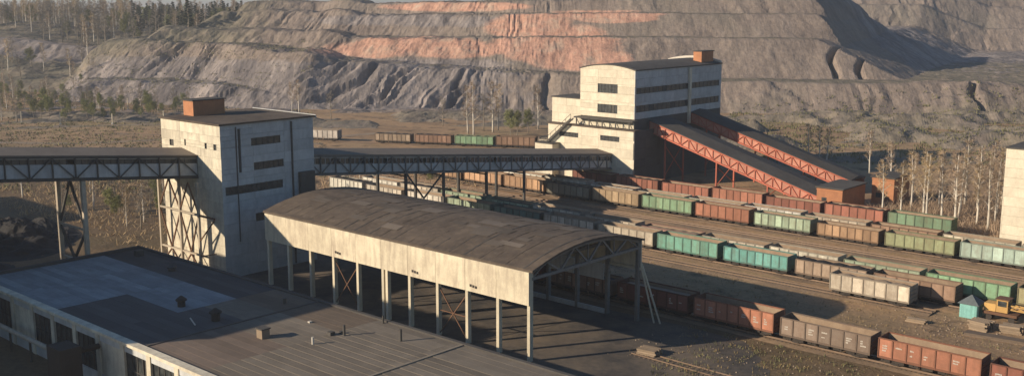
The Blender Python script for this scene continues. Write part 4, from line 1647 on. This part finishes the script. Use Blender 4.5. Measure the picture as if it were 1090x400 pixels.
for x in (0.5, 6.5, 12.5, 18.5, 24.0):
    MB().box(x - .12, x + .12, -.12, .12, 0, 2.68).build('post', 'steel', pi)

# ================================================================== transfer tower further left, outside the picture: it shades the workshop roof
ot = thing('transfer_tower', 'large concrete tower beyond the left edge where the gallery rises to', 'building', -300.0, 8.0)
for (xa, xb, zt_) in ((0, 38, 31.2), (38.02, 104.98, 23.5), (105, 159, 31.2)):  # unseen blocks, lengths and heights shaped by where their shade should fall
    MB().box(xa, xb, 0, 23.5, 0, zt_).build('wall', 'cream', ot)
    MB().box(xa - (0.3 if zt_ > 30 else -0.3), xb + (0.3 if zt_ > 30 else -0.3), -0.3, 23.8, zt_, zt_ + 0.3).build('roof', 'roofdark', ot)

# ================================================================== TEAL HUT and clutter by the tracks
hut = thing('track_hut', 'small teal boarded hut with slate grey hipped roof beside the tracks', 'hut', -52.6, 158.2)
hut.scale = (0.68, 0.68, 0.85)
for i in range(8):
    place('board', box_mesh(0.44, 0.06, 2.5, 'teal'), None, hut, (i * 0.45, -0.07 + rnd.uniform(-.01, .01), 0.1))
for i in range(8):
    place('board', box_mesh(0.06, 0.44, 2.5, 'teal'), None, hut, (3.61, 0.0 + i * 0.45, 0.1))
MB().box(0.0, 3.6, 0.0, 3.6, 0, 2.55).build('wall', 'teal', hut)
hr = MB()
hr.add([(-0.4, -0.4, 2.6), (4.05, -0.4, 2.6), (4.05, 4.0, 2.6), (-0.4, 4.0, 2.6), (1.8, 1.8, 4.0), (-0.4, -0.4, 2.5), (4.05, -0.4, 2.5), (4.05, 4.0, 2.5), (-0.4, 4.0, 2.5)],
       [(0, 1, 4), (1, 2, 4), (2, 3, 4), (3, 0, 4), (5, 8, 7, 6), (0, 5, 6, 1), (1, 6, 7, 2), (2, 7, 8, 3), (3, 8, 5, 0)])
hr.build('roof', 'slate', hut)
d_ = MB().box(3.69, 3.73, 1.2, 2.1, 0.1, 2.1).build('door', 'slate', hut)
# small yellow rail crane
gi = thing('rail_crane', 'small ochre yellow rail crane with lowered lattice boom right of the teal hut', 'crane', -47.5, 160.5)
MB().box(-2.2, 2.6, -1.2, 1.2, 0.95, 1.35).build('platform', 'rust', gi)
cb = MB().box(-0.4, 1.2, -0.9, 0.9, 1.4, 3.3)
cbo = cb.build('cab', 'ochre', gi)
MB().box(1.21, 1.25, -0.7, 0.7, 2.3, 3.1).build('cab_window', 'glass', cbo)
MB().box(-0.2, 1.0, -0.95, -0.91, 2.3, 3.1).build('cab_window', 'glass', cbo)
MB().box(-0.6, 1.4, -1.05, 1.05, 3.3, 3.42).build('cab_roof', 'rust', cbo)
MB().box(-2.1, -0.45, -0.95, 0.95, 1.4, 2.5).build('engine_cover', 'ochre', gi)
gm = MB()
for dz in (0, 0.6):
    for y in (-0.35, 0.35):
        gm.beam((1.3, y, 1.9 + dz), (16.5, y, 1.5 + dz * 0.5), 0.15, 0.15)
for i in range(14):
    xa, xb = 1.3 + 15.2 / 14 * i, 1.3 + 15.2 / 14 * (i + 1)
    zf = lambda x, t: 1.9 - 0.4 * (x - 1.3) / 15.2 + t * 0.6 * (1 - 0.5 * (x - 1.3) / 15.2)
    for y in (-0.35, 0.35):
        gm.beam((xa, y, zf(xa, i % 2)), (xb, y, zf(xb, 1 - i % 2)), 0.1)
    gm.beam((xa, -0.35, zf(xa, 1)), (xa, 0.35, zf(xa, 1)), 0.12)
gm.build('boom', 'ochre', gi)
for x in (-1.4, 1.8):
    for y in (-0.79, 0.79):
        place('wheel', WHEEL, None, gi, (x, y, 0.47))

# concrete slabs and sleepers lying about
cr = random.Random(77)
for k, (a_, b_, lx, ly, h_, n_s, m_k, nm, lb) in enumerate((
        (-49.0, 149.5, 9, 1.6, 0.22, 2, 'sleeper', 'slab_stack', 'stack of weathered brown slabs lying in front of the teal hut'),
        (-41.0, 147.6, 8, 1.8, 0.22, 1, 'sleeper', 'slab_stack', 'stack of weathered brown slabs at the right frame edge below the girder'),
        (-49.5, 153.0, 2.6, 2.4, 0.25, 5, 'timber', 'sleeper_stack', 'small stack of old timber sleepers just right of the teal hut'),
        (-45.5, 154.2, 2.7, 2.2, 0.25, 4, 'timber', 'sleeper_stack', 'dark sleeper stack halfway between the hut and the frame edge'),
        (-41.5, 153.0, 2.7, 2.2, 0.25, 6, 'timber', 'sleeper_stack', 'tall sleeper stack nearest the right frame edge'),
        (-57.5, 150.5, 2.7, 1.2, 0.25, 2, 'timber', 'sleeper_stack', 'low pile of sleepers left of the teal hut'),
        (-78.5, 112.0, 2.7, 2.2, 0.25, 3, 'timber', 'sleeper_stack', 'low pile of sleepers on the rough ground before the near wagons'))):
    t = thing(nm, lb, 'stack', a_, b_, 0, rot=cr.uniform(-.2, .2))
    for i in range(n_s):
        if nm == 'slab_stack':
            place('slab', box_mesh(lx, ly, h_, m_k), None, t, (cr.uniform(-.3, .3), cr.uniform(-.2, .2), i * (h_ + .02)))
        else:
            nsl = int(ly / 0.3)
            for j in range(nsl):
                place('sleeper', box_mesh(lx, 0.24, h_, m_k), None, t, (cr.uniform(-.25, .25), j * 0.3, i * (h_ + .02)))

# rusty siding on the rough ground in front of the near wagons
rp = thing('railway_track', 'rusty half buried siding on rough ground before the nearest wagons', 'railway track', -79.0, 111.6, 0, rot=R(-1.5))
for y in (0, 1.52):
    MB().box(0, 46, y - .06, y + .06, 0.05, 0.22).build('rail', 'rail', rp)
sl = MB()
for i in range(60):
    sl.box(i * 0.75, i * 0.75 + .25, -0.5, 2.0, 0.0, 0.07)
so = sl.build('sleepers', 'sleeper', rp)
so['kind'] = 'stuff'

# concrete posts of an old fence line on the far plain, left
for k, (x, y) in enumerate(((-171, 400), (-152, 402), (-165, 455), (-150, 430), (-188, 405), (-135, 410))):
    t = wthing('concrete_post', 'leaning pale concrete post on the scrub plain beyond the left gallery', 'post', (x, y, 0), rnd.uniform(0, 6), 'old fence posts on the plain')
    MB().box(-.16, .16, -.16, .16, 0, 4.2 + rnd.uniform(-.5, 1)).build('shaft', 'column', t)
    MB().box(-.35, .35, -.35, .35, 0, .4).build('footing', 'grey_shade_conc', t)


# coal heap in the shade, left
def mound(name, label, cat, a, b, ra_, rb_, h, mat, seed):
    n1, n2 = 64, 36
    m_ = MB()
    vs, fs = [], []
    for i in range(n2 + 1):
        r_ = i / n2
        for j in range(n1):
            an = 2 * math.pi * j / n1
            rr_ = r_ * (1 + 0.22 * noise.noise((math.cos(an) * 1.5 + seed, math.sin(an) * 1.5, 0.3)))
            x, y = math.cos(an) * ra_ * rr_, math.sin(an) * rb_ * rr_
            z = h * (1 - r_) ** 1.15 * (0.75 + 0.6 * noise.noise((x * 0.12, y * 0.12, seed))) + 1.5 * noise.fractal((x * 0.3, y * 0.3, seed), 0.9, 2, 5) * min(1, 3 * (1 - r_))
            vs.append((x, y, max(z, -0.05)))
    for i in range(n2):
        for j in range(n1):
            a_, b_ = i * n1 + j, i * n1 + (j + 1) % n1
            fs.append((a_, a_ + n1, b_ + n1, b_))
    m_.add(vs, fs)
    t = m_.build(name, mat, None, smooth=False)
    t.location = yd(a, b, 0)
    t.rotation_euler = (0, 0, -YAW)
    return tag(t, label, cat)


mound('coal_heap', 'black coal heap in the shade under the left end of the gallery', 'coal heap', -214, 84, 22, 15, 5.5, 'coal', 2.0)
mound('coal_heap', 'second flatter black coal heap at the left frame edge', 'coal heap', -196, 66, 16, 12, 4.0, 'coal', 7.0)


# ================================================================== VEGETATION
def bare_tree(seed, H, birch=True, twigs=900, leaf=0, spread=0.26, conifer=False):
    r_ = random.Random(seed)
    tm = MB()
    lean = (r_.uniform(-.05, .05) * H, r_.uniform(-.05, .05) * H)

    def axis(t):
        return Vector((lean[0] * t * t + math.sin(t * 4 + seed) * 0.12, lean[1] * t * t + math.cos(t * 3 + seed) * 0.12, H * t))
    n = 9
    r0 = H * 0.013 + 0.05
    tm.tube([axis(i / n) for i in range(n + 1)], [r0 * (1 - 0.9 * i / n) + 0.015 for i in range(n + 1)], 6)
    tips = []
    nbr = 16 if not conifer else 26
    for k in range(nbr):
        t0 = 0.28 + 0.68 * (k / nbr) ** 0.9 if not conifer else 0.12 + 0.85 * k / nbr
        an = k * 2.4 + r_.uniform(-.4, .4)
        p = axis(t0)
        ln = H * spread * (1.15 - t0 * 0.75) * r_.uniform(0.75, 1.2)
        up = r_.uniform(0.9, 1.5) if birch else r_.uniform(0.5, 0.9)
        if conifer:
            up = -0.15
            ln = H * 0.2 * (1.05 - t0)
        d = Vector((math.cos(an), math.sin(an), up)).normalized()
        pts = [p]
        for s in range(3):
            d = (d + Vector((r_.uniform(-.2, .2), r_.uniform(-.2, .2), r_.uniform(-.15, .2)))).normalized()
            pts.append(pts[-1] + d * ln / 3)
        rb = r0 * 0.42 * (1.1 - t0)
        tm.tube(pts, [rb, rb * 0.7, rb * 0.45, 0.012], 4, cap=False)
        tips += [(pts[1], pts[2]), (pts[2], pts[3]), (pts[2], pts[3])]
        for s in range(2):
            b0 = pts[1 + s]
            dd2 = (d + Vector((r_.uniform(-.8, .8), r_.uniform(-.8, .8), r_.uniform(-.2, .5)))).normalized()
            e = b0 + dd2 * ln * 0.5
            tm.tube([b0, e], [rb * 0.5, 0.012], 3, cap=False)
            tips.append((b0, e))
    cm = MB()
    for k in range(twigs):
        a, b = r_.choice(tips)
        p = a.lerp(b, r_.random())
        if conifer:
            d = Vector((r_.uniform(-1, 1), r_.uniform(-1, 1), r_.uniform(-.7, .1))).normalized() * r_.uniform(.3, .7)
            w = Vector((r_.uniform(-1, 1), r_.uniform(-1, 1), r_.uniform(-1, 1))).normalized() * 0.14
        else:
            d = Vector((r_.uniform(-1, 1), r_.uniform(-1, 1), r_.uniform(-.5, 1.1))).normalized() * r_.uniform(.45, 1.25) * H / 14
            w = d.cross(Vector((r_.uniform(-1, 1), r_.uniform(-1, 1), r_.uniform(-1, 1)))).normalized() * 0.028 * H / 12
        cm.add([p - w, p + w, p + d + w * .3, p + d - w * .3], [(0, 1, 2, 3)])
    lf = None
    for k in range(leaf):
        a, b = r_.choice(tips)
        p = a.lerp(b, r_.random()) + Vector((r_.uniform(-1, 1), r_.uniform(-1, 1), r_.uniform(-1, 1))) * 0.6
        u = Vector((r_.uniform(-1, 1), r_.uniform(-1, 1), r_.uniform(-1, 1))).normalized() * 0.13
        w = u.cross(Vector((r_.uniform(-1, 1), r_.uniform(-1, 1), r_.uniform(-1, 1)))).normalized() * 0.09
        cm.add([p - u, p + w, p + u, p - w], [(0, 1, 2, 3)])
    return tm.mesh('trunk', True), cm.mesh('crown')


VAR = {}


def variants(key, n, H, birch, twigs, leaf, spread, bark, tw, conifer=False):
    out = []
    for i in range(n):
        a, b = bare_tree(hash(key) % 1000 + i * 13 if False else len(VAR) * 100 + i * 13, H, birch, twigs, leaf, spread, conifer)
        a.materials.append(M[bark])
        b.materials.append(M[tw])
        out.append((a, b))
    VAR[key] = out


variants('birch', 4, 14.0, True, 620, 60, 0.20, 'birch', 'twig')
variants('birchp', 3, 14.0, True, 620, 90, 0.20, 'birch', 'twigpale')
variants('grey', 4, 12.0, False, 900, 100, 0.27, 'bark', 'twiggrey')
variants('bud', 3, 9.0, False, 700, 2600, 0.36, 'bark', 'bud')
variants('pine', 2, 12.0, False, 2600, 0, 0.2, 'bark', 'pine', True)

TREE = {'birch': 'birch_tree', 'birchp': 'birch_tree', 'grey': 'bare_tree', 'bud': 'budding_tree', 'pine': 'pine_tree'}
trr = random.Random(91)


def tree(key, x, y, z, s, label, group=None):
    a, b = trr.choice(VAR[key])
    t = wthing(TREE[key], label, 'tree', (x, y, z), trr.uniform(0, 6.28), group)
    t.scale = (s * trr.uniform(.9, 1.15), s * trr.uniform(.9, 1.15), s)
    place('trunk', a, None, t)
    place('crown', b, None, t)
    return t


# birch stand behind the red and green wagons, right
spots = [(-92.5, 226), (-88, 222.5), (-84.5, 228), (-82.5, 221.5), (-80.5, 225), (-79, 231), (-76.5, 222), (-74, 227), (-72, 233), (-70.5, 222), (-68, 229), (-66.5, 236),
         (-90, 235), (-86, 240), (-81, 238), (-77, 243), (-73, 240), (-69, 246), (-64, 244), (-84, 249), (-60, 250), (-94, 243), (-76, 252), (-67, 254), (-88, 253), (-57, 240), (-80, 246)]
for i, (a, b) in enumerate(spots):
    p = yd(a + trr.uniform(-.8, .8), b + trr.uniform(-.8, .8))
    if i < 12:
        lb, g = f'bare birch in the front of the stand behind the green wagon, {ORD[i]} from the left', 'front birches of the right hand stand'
    else:
        lb, g = 'bare birch in the back of the stand behind the green wagon', 'back birches of the right hand stand'
    tree('birch' if trr.random() < .6 else 'birchp', p.x, p.y, 0, trr.uniform(0.8, 1.12), lb, g)
# birches behind the conveyors
for (u, Y, lb) in ((866, 300, 'left of three pale birches above the conveyor foot'), (879, 296, 'middle of three pale birches above the conveyor foot'), (887, 292, 'right of three pale birches above the conveyor foot'),
                   (934, 285, 'single pale birch above the taller brick hut'), (957, 262, 'slim birch just left of the birch stand')):
    x = (u - 545) / 1140 * Y
    tree('birch', x, Y, heap_z(x, Y), 0.85, lb)
# trees standing before the heap, centre
for (u, Y, s, k, lb) in ((497, 372, 1.25, 'birch', 'leftmost tall birch before the heap left of the cream building'), (503, 366, 1.35, 'birch', 'tall birch before the heap, second left of the cream building'),
                         (514, 380, 1.1, 'grey', 'grey tree between the tall birches before the heap'), (524, 376, 1.3, 'birch', 'tall birch before the heap, nearest the green bush'),
                         (530, 382, 1.2, 'birchp', 'ochre topped birch just left of the green bush'), (543, 360, 1.05, 'bud', 'green budding tree left of the cream building'), (551, 364, 0.95, 'bud', 'second green budding tree beside the cream building annex'),
                         (563, 375, 0.9, 'bud', 'small green budding tree next to the annex wall'), (573, 385, 1.15, 'birch', 'pale birch directly left of the annex'),
                         (470, 395, 0.9, 'grey', 'grey bare tree before the gullied heap face'), (350, 420, 0.9, 'grey', 'grey bare tree beyond the white distant wagon'),
                         (316, 440, 1.0, 'birch', 'pale birch right behind the tower roof'), (308, 436, .9, 'birch', 'slim birch behind the tower roof, left of another')):
    x = (u - 545) / 1140 * Y
    tree(k, x, Y, heap_z(x, Y), s, lb)
# trees under and behind the left gallery
lt = []
for i in range(48):
    a, b = trr.uniform(-262, -190), trr.uniform(104, 185)
    lt.append((a, b))
for (a, b) in ((-186, 112), (-190, 118), (-196, 113), (-200, 108), (-206, 112), (-183, 121), (-192, 126), (-210, 118), (-215, 122), (-203, 126), (-187, 131)):
    lt.append((a, b))
for (a, b) in lt:
    p = yd(a, b)
    k = trr.choice(['birch', 'grey', 'birchp', 'bud', 'bud'])
    s = trr.uniform(.5, .8) if k != 'bud' else trr.uniform(.35, .6)
    tree(k, p.x, p.y, 0, s, {'birch': 'bare pale stemmed birch in the thicket beyond the left gallery', 'birchp': 'bare ochre topped birch in the thicket beyond the left gallery',
                              'grey': 'bare grey tree in the thicket beyond the left gallery', 'bud': 'low greenish budding tree in the thicket beyond the left gallery'}[k],
         {'birch': 'birches of the left thicket', 'birchp': 'ochre birches of the left thicket', 'grey': 'grey trees of the left thicket', 'bud': 'budding trees of the left thicket'}[k])
# trees on the scrub plain, left, and up the wooded rise
cnt = 0
while cnt < 140:
    u, Y = trr.uniform(-20, 200), trr.uniform(405, 530)
    x = (u - 545) / 1140 * Y
    if u > 110 and Y > 470:
        continue
    k = trr.choice(['grey', 'bud', 'birch', 'bud', 'bud'])
    tree(k, x, Y, heap_z(x, Y), trr.uniform(.4, .85), {'birch': 'pale birch on the scrub plain below the left spoil heap', 'grey': 'grey bare tree on the scrub plain below the left spoil heap', 'bud': 'green budding bush tree on the scrub plain below the left spoil heap'}[k],
         {'birch': 'birches on the scrub plain', 'grey': 'bare trees on the scrub plain', 'bud': 'budding trees on the scrub plain'}[k])
    cnt += 1
cnt = 0
tries = 0
while cnt < 480 and tries < 9000:
    tries += 1
    u, Y = trr.uniform(-30, 300), trr.uniform(560, 830)
    x = (u - 545) / 1140 * Y
    z = heap_z(x, Y)
    if x > -165 + (Y - 560) * -0.05 and Y < 640:
        continue
    if u > 215 and Y < 660:
        continue
    if x < -200 and 592 < Y < 622:
        continue
    dens = 1.0 if Y > 640 else 0.35
    if trr.random() > dens:
        continue
    k = trr.choice(['grey', 'pine', 'birch', 'pine', 'bud', 'pine']) if u > 140 else trr.choice(['grey', 'grey', 'birch', 'birchp', 'bud', 'grey'])
    tree(k, x, Y, z - 0.3, trr.uniform(1.0, 1.4), {'birch': 'pale birch in the far wood on the skyline', 'birchp': 'ochre birch in the far wood on the skyline', 'grey': 'grey bare tree in the far wood on the skyline',
                                                  'bud': 'greenish tree in the far wood on the skyline', 'pine': 'dark pine in the far wood on the skyline'}[k],
         {'birch': 'birches of the far wood', 'birchp': 'ochre birches of the far wood', 'grey': 'grey trees of the far wood', 'bud': 'greenish trees of the far wood', 'pine': 'pines of the far wood'}[k])
    cnt += 1


# undergrowth that nobody could count
def brush(name, label, cat, pts, mat, hmin, hmax, per, wid=0.05, spread=0.7, seed=1, lean=0.45):
    r_ = random.Random(seed)
    m_ = MB()
    for (x, y, z, k) in pts:
        for i in range(int(per * k) + 1):
            p = Vector((x + r_.uniform(-spread, spread), y + r_.uniform(-spread, spread), z - 0.1))
            h = r_.uniform(hmin, hmax) * k
            d = Vector((r_.uniform(-lean, lean), r_.uniform(-lean, lean), 1)).normalized() * h
            an = r_.uniform(0, 3.14)
            w = Vector((math.cos(an), math.sin(an), 0)) * wid * r_.uniform(.6, 1.6)
            mid = p + d * 0.55 + Vector((r_.uniform(-.1, .1), r_.uniform(-.1, .1), 0)) * h
            m_.add([p - w, p + w, mid + w * .8, mid - w * .8, p + d], [(0, 1, 2, 3), (3, 2, 4)])
    o = m_.build(name, mat)
    return tag(o, label, cat, kind='stuff')


br_ = random.Random(55)
pts = []
for i in range(1300):
    a, b = br_.uniform(-97, -55), br_.uniform(217, 262)
    if -63 < a and b < 226:
        continue
    p = yd(a, b)
    pts.append((p.x, p.y, 0, br_.uniform(.5, 1.2)))
brush('undergrowth', 'brown leafless undergrowth beneath the birch stand', 'undergrowth', pts, 'twig', 0.5, 3.0, 8, .04, 1.2, 3, 1.0)
pts = []
for i in range(1500):
    a, b = br_.uniform(-270, -178), br_.uniform(98, 200)
    p = yd(a, b)
    pts.append((p.x, p.y, 0, br_.uniform(.4, 1.1)))
brush('undergrowth', 'ochre dry undergrowth beyond the left gallery', 'undergrowth', pts, 'twigpale', 0.4, 2.2, 12, .05, 1.3, 4, 1.3)
pts = []
for i in range(5200):
    Y = br_.uniform(255, 540)
    u = br_.uniform(-30, 330)
    x = (u - 545) / 1140 * Y
    pts.append((x, Y, heap_z(x, Y) if Y > 470 else 0, br_.uniform(.4, 1.2)))
brush('scrub', 'olive scrub and weeds over the plain below the left spoil heap', 'scrub', pts, 'olive', 0.25, 1.1, 7, .16, 1.8, 5, 1.4)
pts = []
for i in range(1500):
    Y = br_.uniform(300, 445)
    u = br_.uniform(780, 1110)
    x = (u - 545) / 1140 * Y
    pts.append((x, Y, heap_z(x, Y), br_.uniform(.4, 1.1)))
brush('scrub', 'dark olive scrub on the broken ground below the right spoil heap', 'scrub', pts, 'olive', 0.4, 1.5, 7, .14, 1.2, 6)
pts = []
for i in range(2600):
    a, b = br_.uniform(-150, 0), br_.choice([br_.uniform(133, 156), br_.uniform(133, 156), br_.uniform(170.5, 190.5), br_.uniform(201.5, 209)])
    p = yd(a, b)
    pts.append((p.x, p.y, 0, br_.uniform(.25, .8)))
for i in range(500):
    a, b = br_.uniform(-80, -20), br_.uniform(108, 127)
    if b < 112 + (a + 80) * -0.3:
        continue
    p = yd(a, b)
    pts.append((p.x, p.y, 0, br_.uniform(.3, .9)))
brush('dry_grass', 'dry yellow grass tufts between and beside the tracks', 'grass', pts, 'drygrass', 0.2, 0.75, 8, .05, 0.7, 8)

pts = []
for i in range(900):
    a, b = br_.uniform(-78, -5), br_.uniform(104, 127.5)
    if b < 108 + (a + 78) * -0.35 or b > 127.5:
        continue
    if fbm(np.array([a / 7.0]), np.array([b / 5.0]), 71, 3)[0] < 0.42:
        continue
    p = yd(a, b)
    pts.append((p.x, p.y, 0, br_.uniform(.35, 1.0)))
for i in range(500):
    a, b = br_.uniform(-120, 0), br_.uniform(134, 155)
    if fbm(np.array([a / 9.0]), np.array([b / 4.0]), 72, 3)[0] < 0.48:
        continue
    p = yd(a, b)
    pts.append((p.x, p.y, 0, br_.uniform(.3, .7)))
brush('weeds', 'olive weeds in patches round the nearest row of wagons', 'weeds', pts, 'olive', 0.2, 0.75, 12, .05, 0.7, 9)

# pale dirt tracks worn across the plain on the left
for ctrl in ([(-40, 138), (60, 134), (150, 131), (260, 136), (330, 141)], [(-40, 150), (70, 152), (180, 147), (340, 152)], [(120, 141), (220, 143), (330, 146), (420, 139)]):
    pm_ = MB()
    vs, n_p = [], 40
    for i in range(n_p + 1):
        u = ctrl[0][0] + (ctrl[-1][0] - ctrl[0][0]) * i / n_p
        v = float(np.interp(u, [c[0] for c in ctrl], [c[1] for c in ctrl]))
        Y = CAM_H * 1130 / v * 1.0
        x = (u - 545) / 1140 * Y
        w = 2.2 + 1.2 * noise.noise((u * 0.05, v, 0))
        vs += [(x, Y - w, 0.03), (x, Y + w, 0.03)]
    pm_.add(vs, [(2 * i, 2 * i + 2, 2 * i + 3, 2 * i + 1) for i in range(n_p)])
    tag(pm_.build('dirt_path', 'dirt'), kind='structure')

# clods and stones strewn over the rough ground
st_m = MB()
sr2 = random.Random(19)
for i in range(700):
    a, b = sr2.choice([(sr2.uniform(-82, -20), sr2.uniform(109, 127)), (sr2.uniform(-140, 0), sr2.uniform(133, 156)), (sr2.uniform(-55, -30), sr2.uniform(146, 159))])
    p = yd(a, b)
    s = sr2.uniform(.05, .17)
    vs = [(p.x + sr2.uniform(-s, s), p.y + sr2.uniform(-s, s), sr2.uniform(0, s * 1.3)) for _ in range(4)] + [(p.x, p.y, s * 1.2), (p.x + s, p.y, -.02), (p.x - s, p.y + s, -.02), (p.x - s, p.y - s, -.02)]
    st_m.add([(p.x, p.y, s * 1.1), (p.x + s, p.y + s * .3, 0), (p.x - s * .3, p.y + s, 0), (p.x - s, p.y - s * .4, 0), (p.x + s * .4, p.y - s, 0)],
             [(0, 1, 2), (0, 2, 3), (0, 3, 4), (0, 4, 1)])
tag(st_m.build('stones', 'timber'), 'pale stones and clods strewn over the bare ground by the tracks', 'stones', kind='stuff')

# ================================================================== HAZE
hz = MB().box(-4010, 4010, -610, 6010, -1.5, 66)
hm = bpy.data.materials.new('haze')
hm.use_nodes = True
hn = hm.node_tree
hn.nodes.remove(hn.nodes['Principled BSDF'])
pv = hn.nodes.new('ShaderNodeVolumePrincipled')
pv.inputs['Color'].default_value = (0.93, 0.95, 1.0, 1)
pv.inputs['Density'].default_value = 0.0002
pv.inputs['Anisotropy'].default_value = 0.2
hn.links.new(pv.outputs[0], hn.nodes['Material Output'].inputs['Volume'])
M['haze'] = hm
tag(hz.build('haze', 'haze'), 'thin pale evening haze over the whole yard', 'haze', kind='stuff')

sc.render.resolution_x = 1024
sc.render.resolution_y = 375
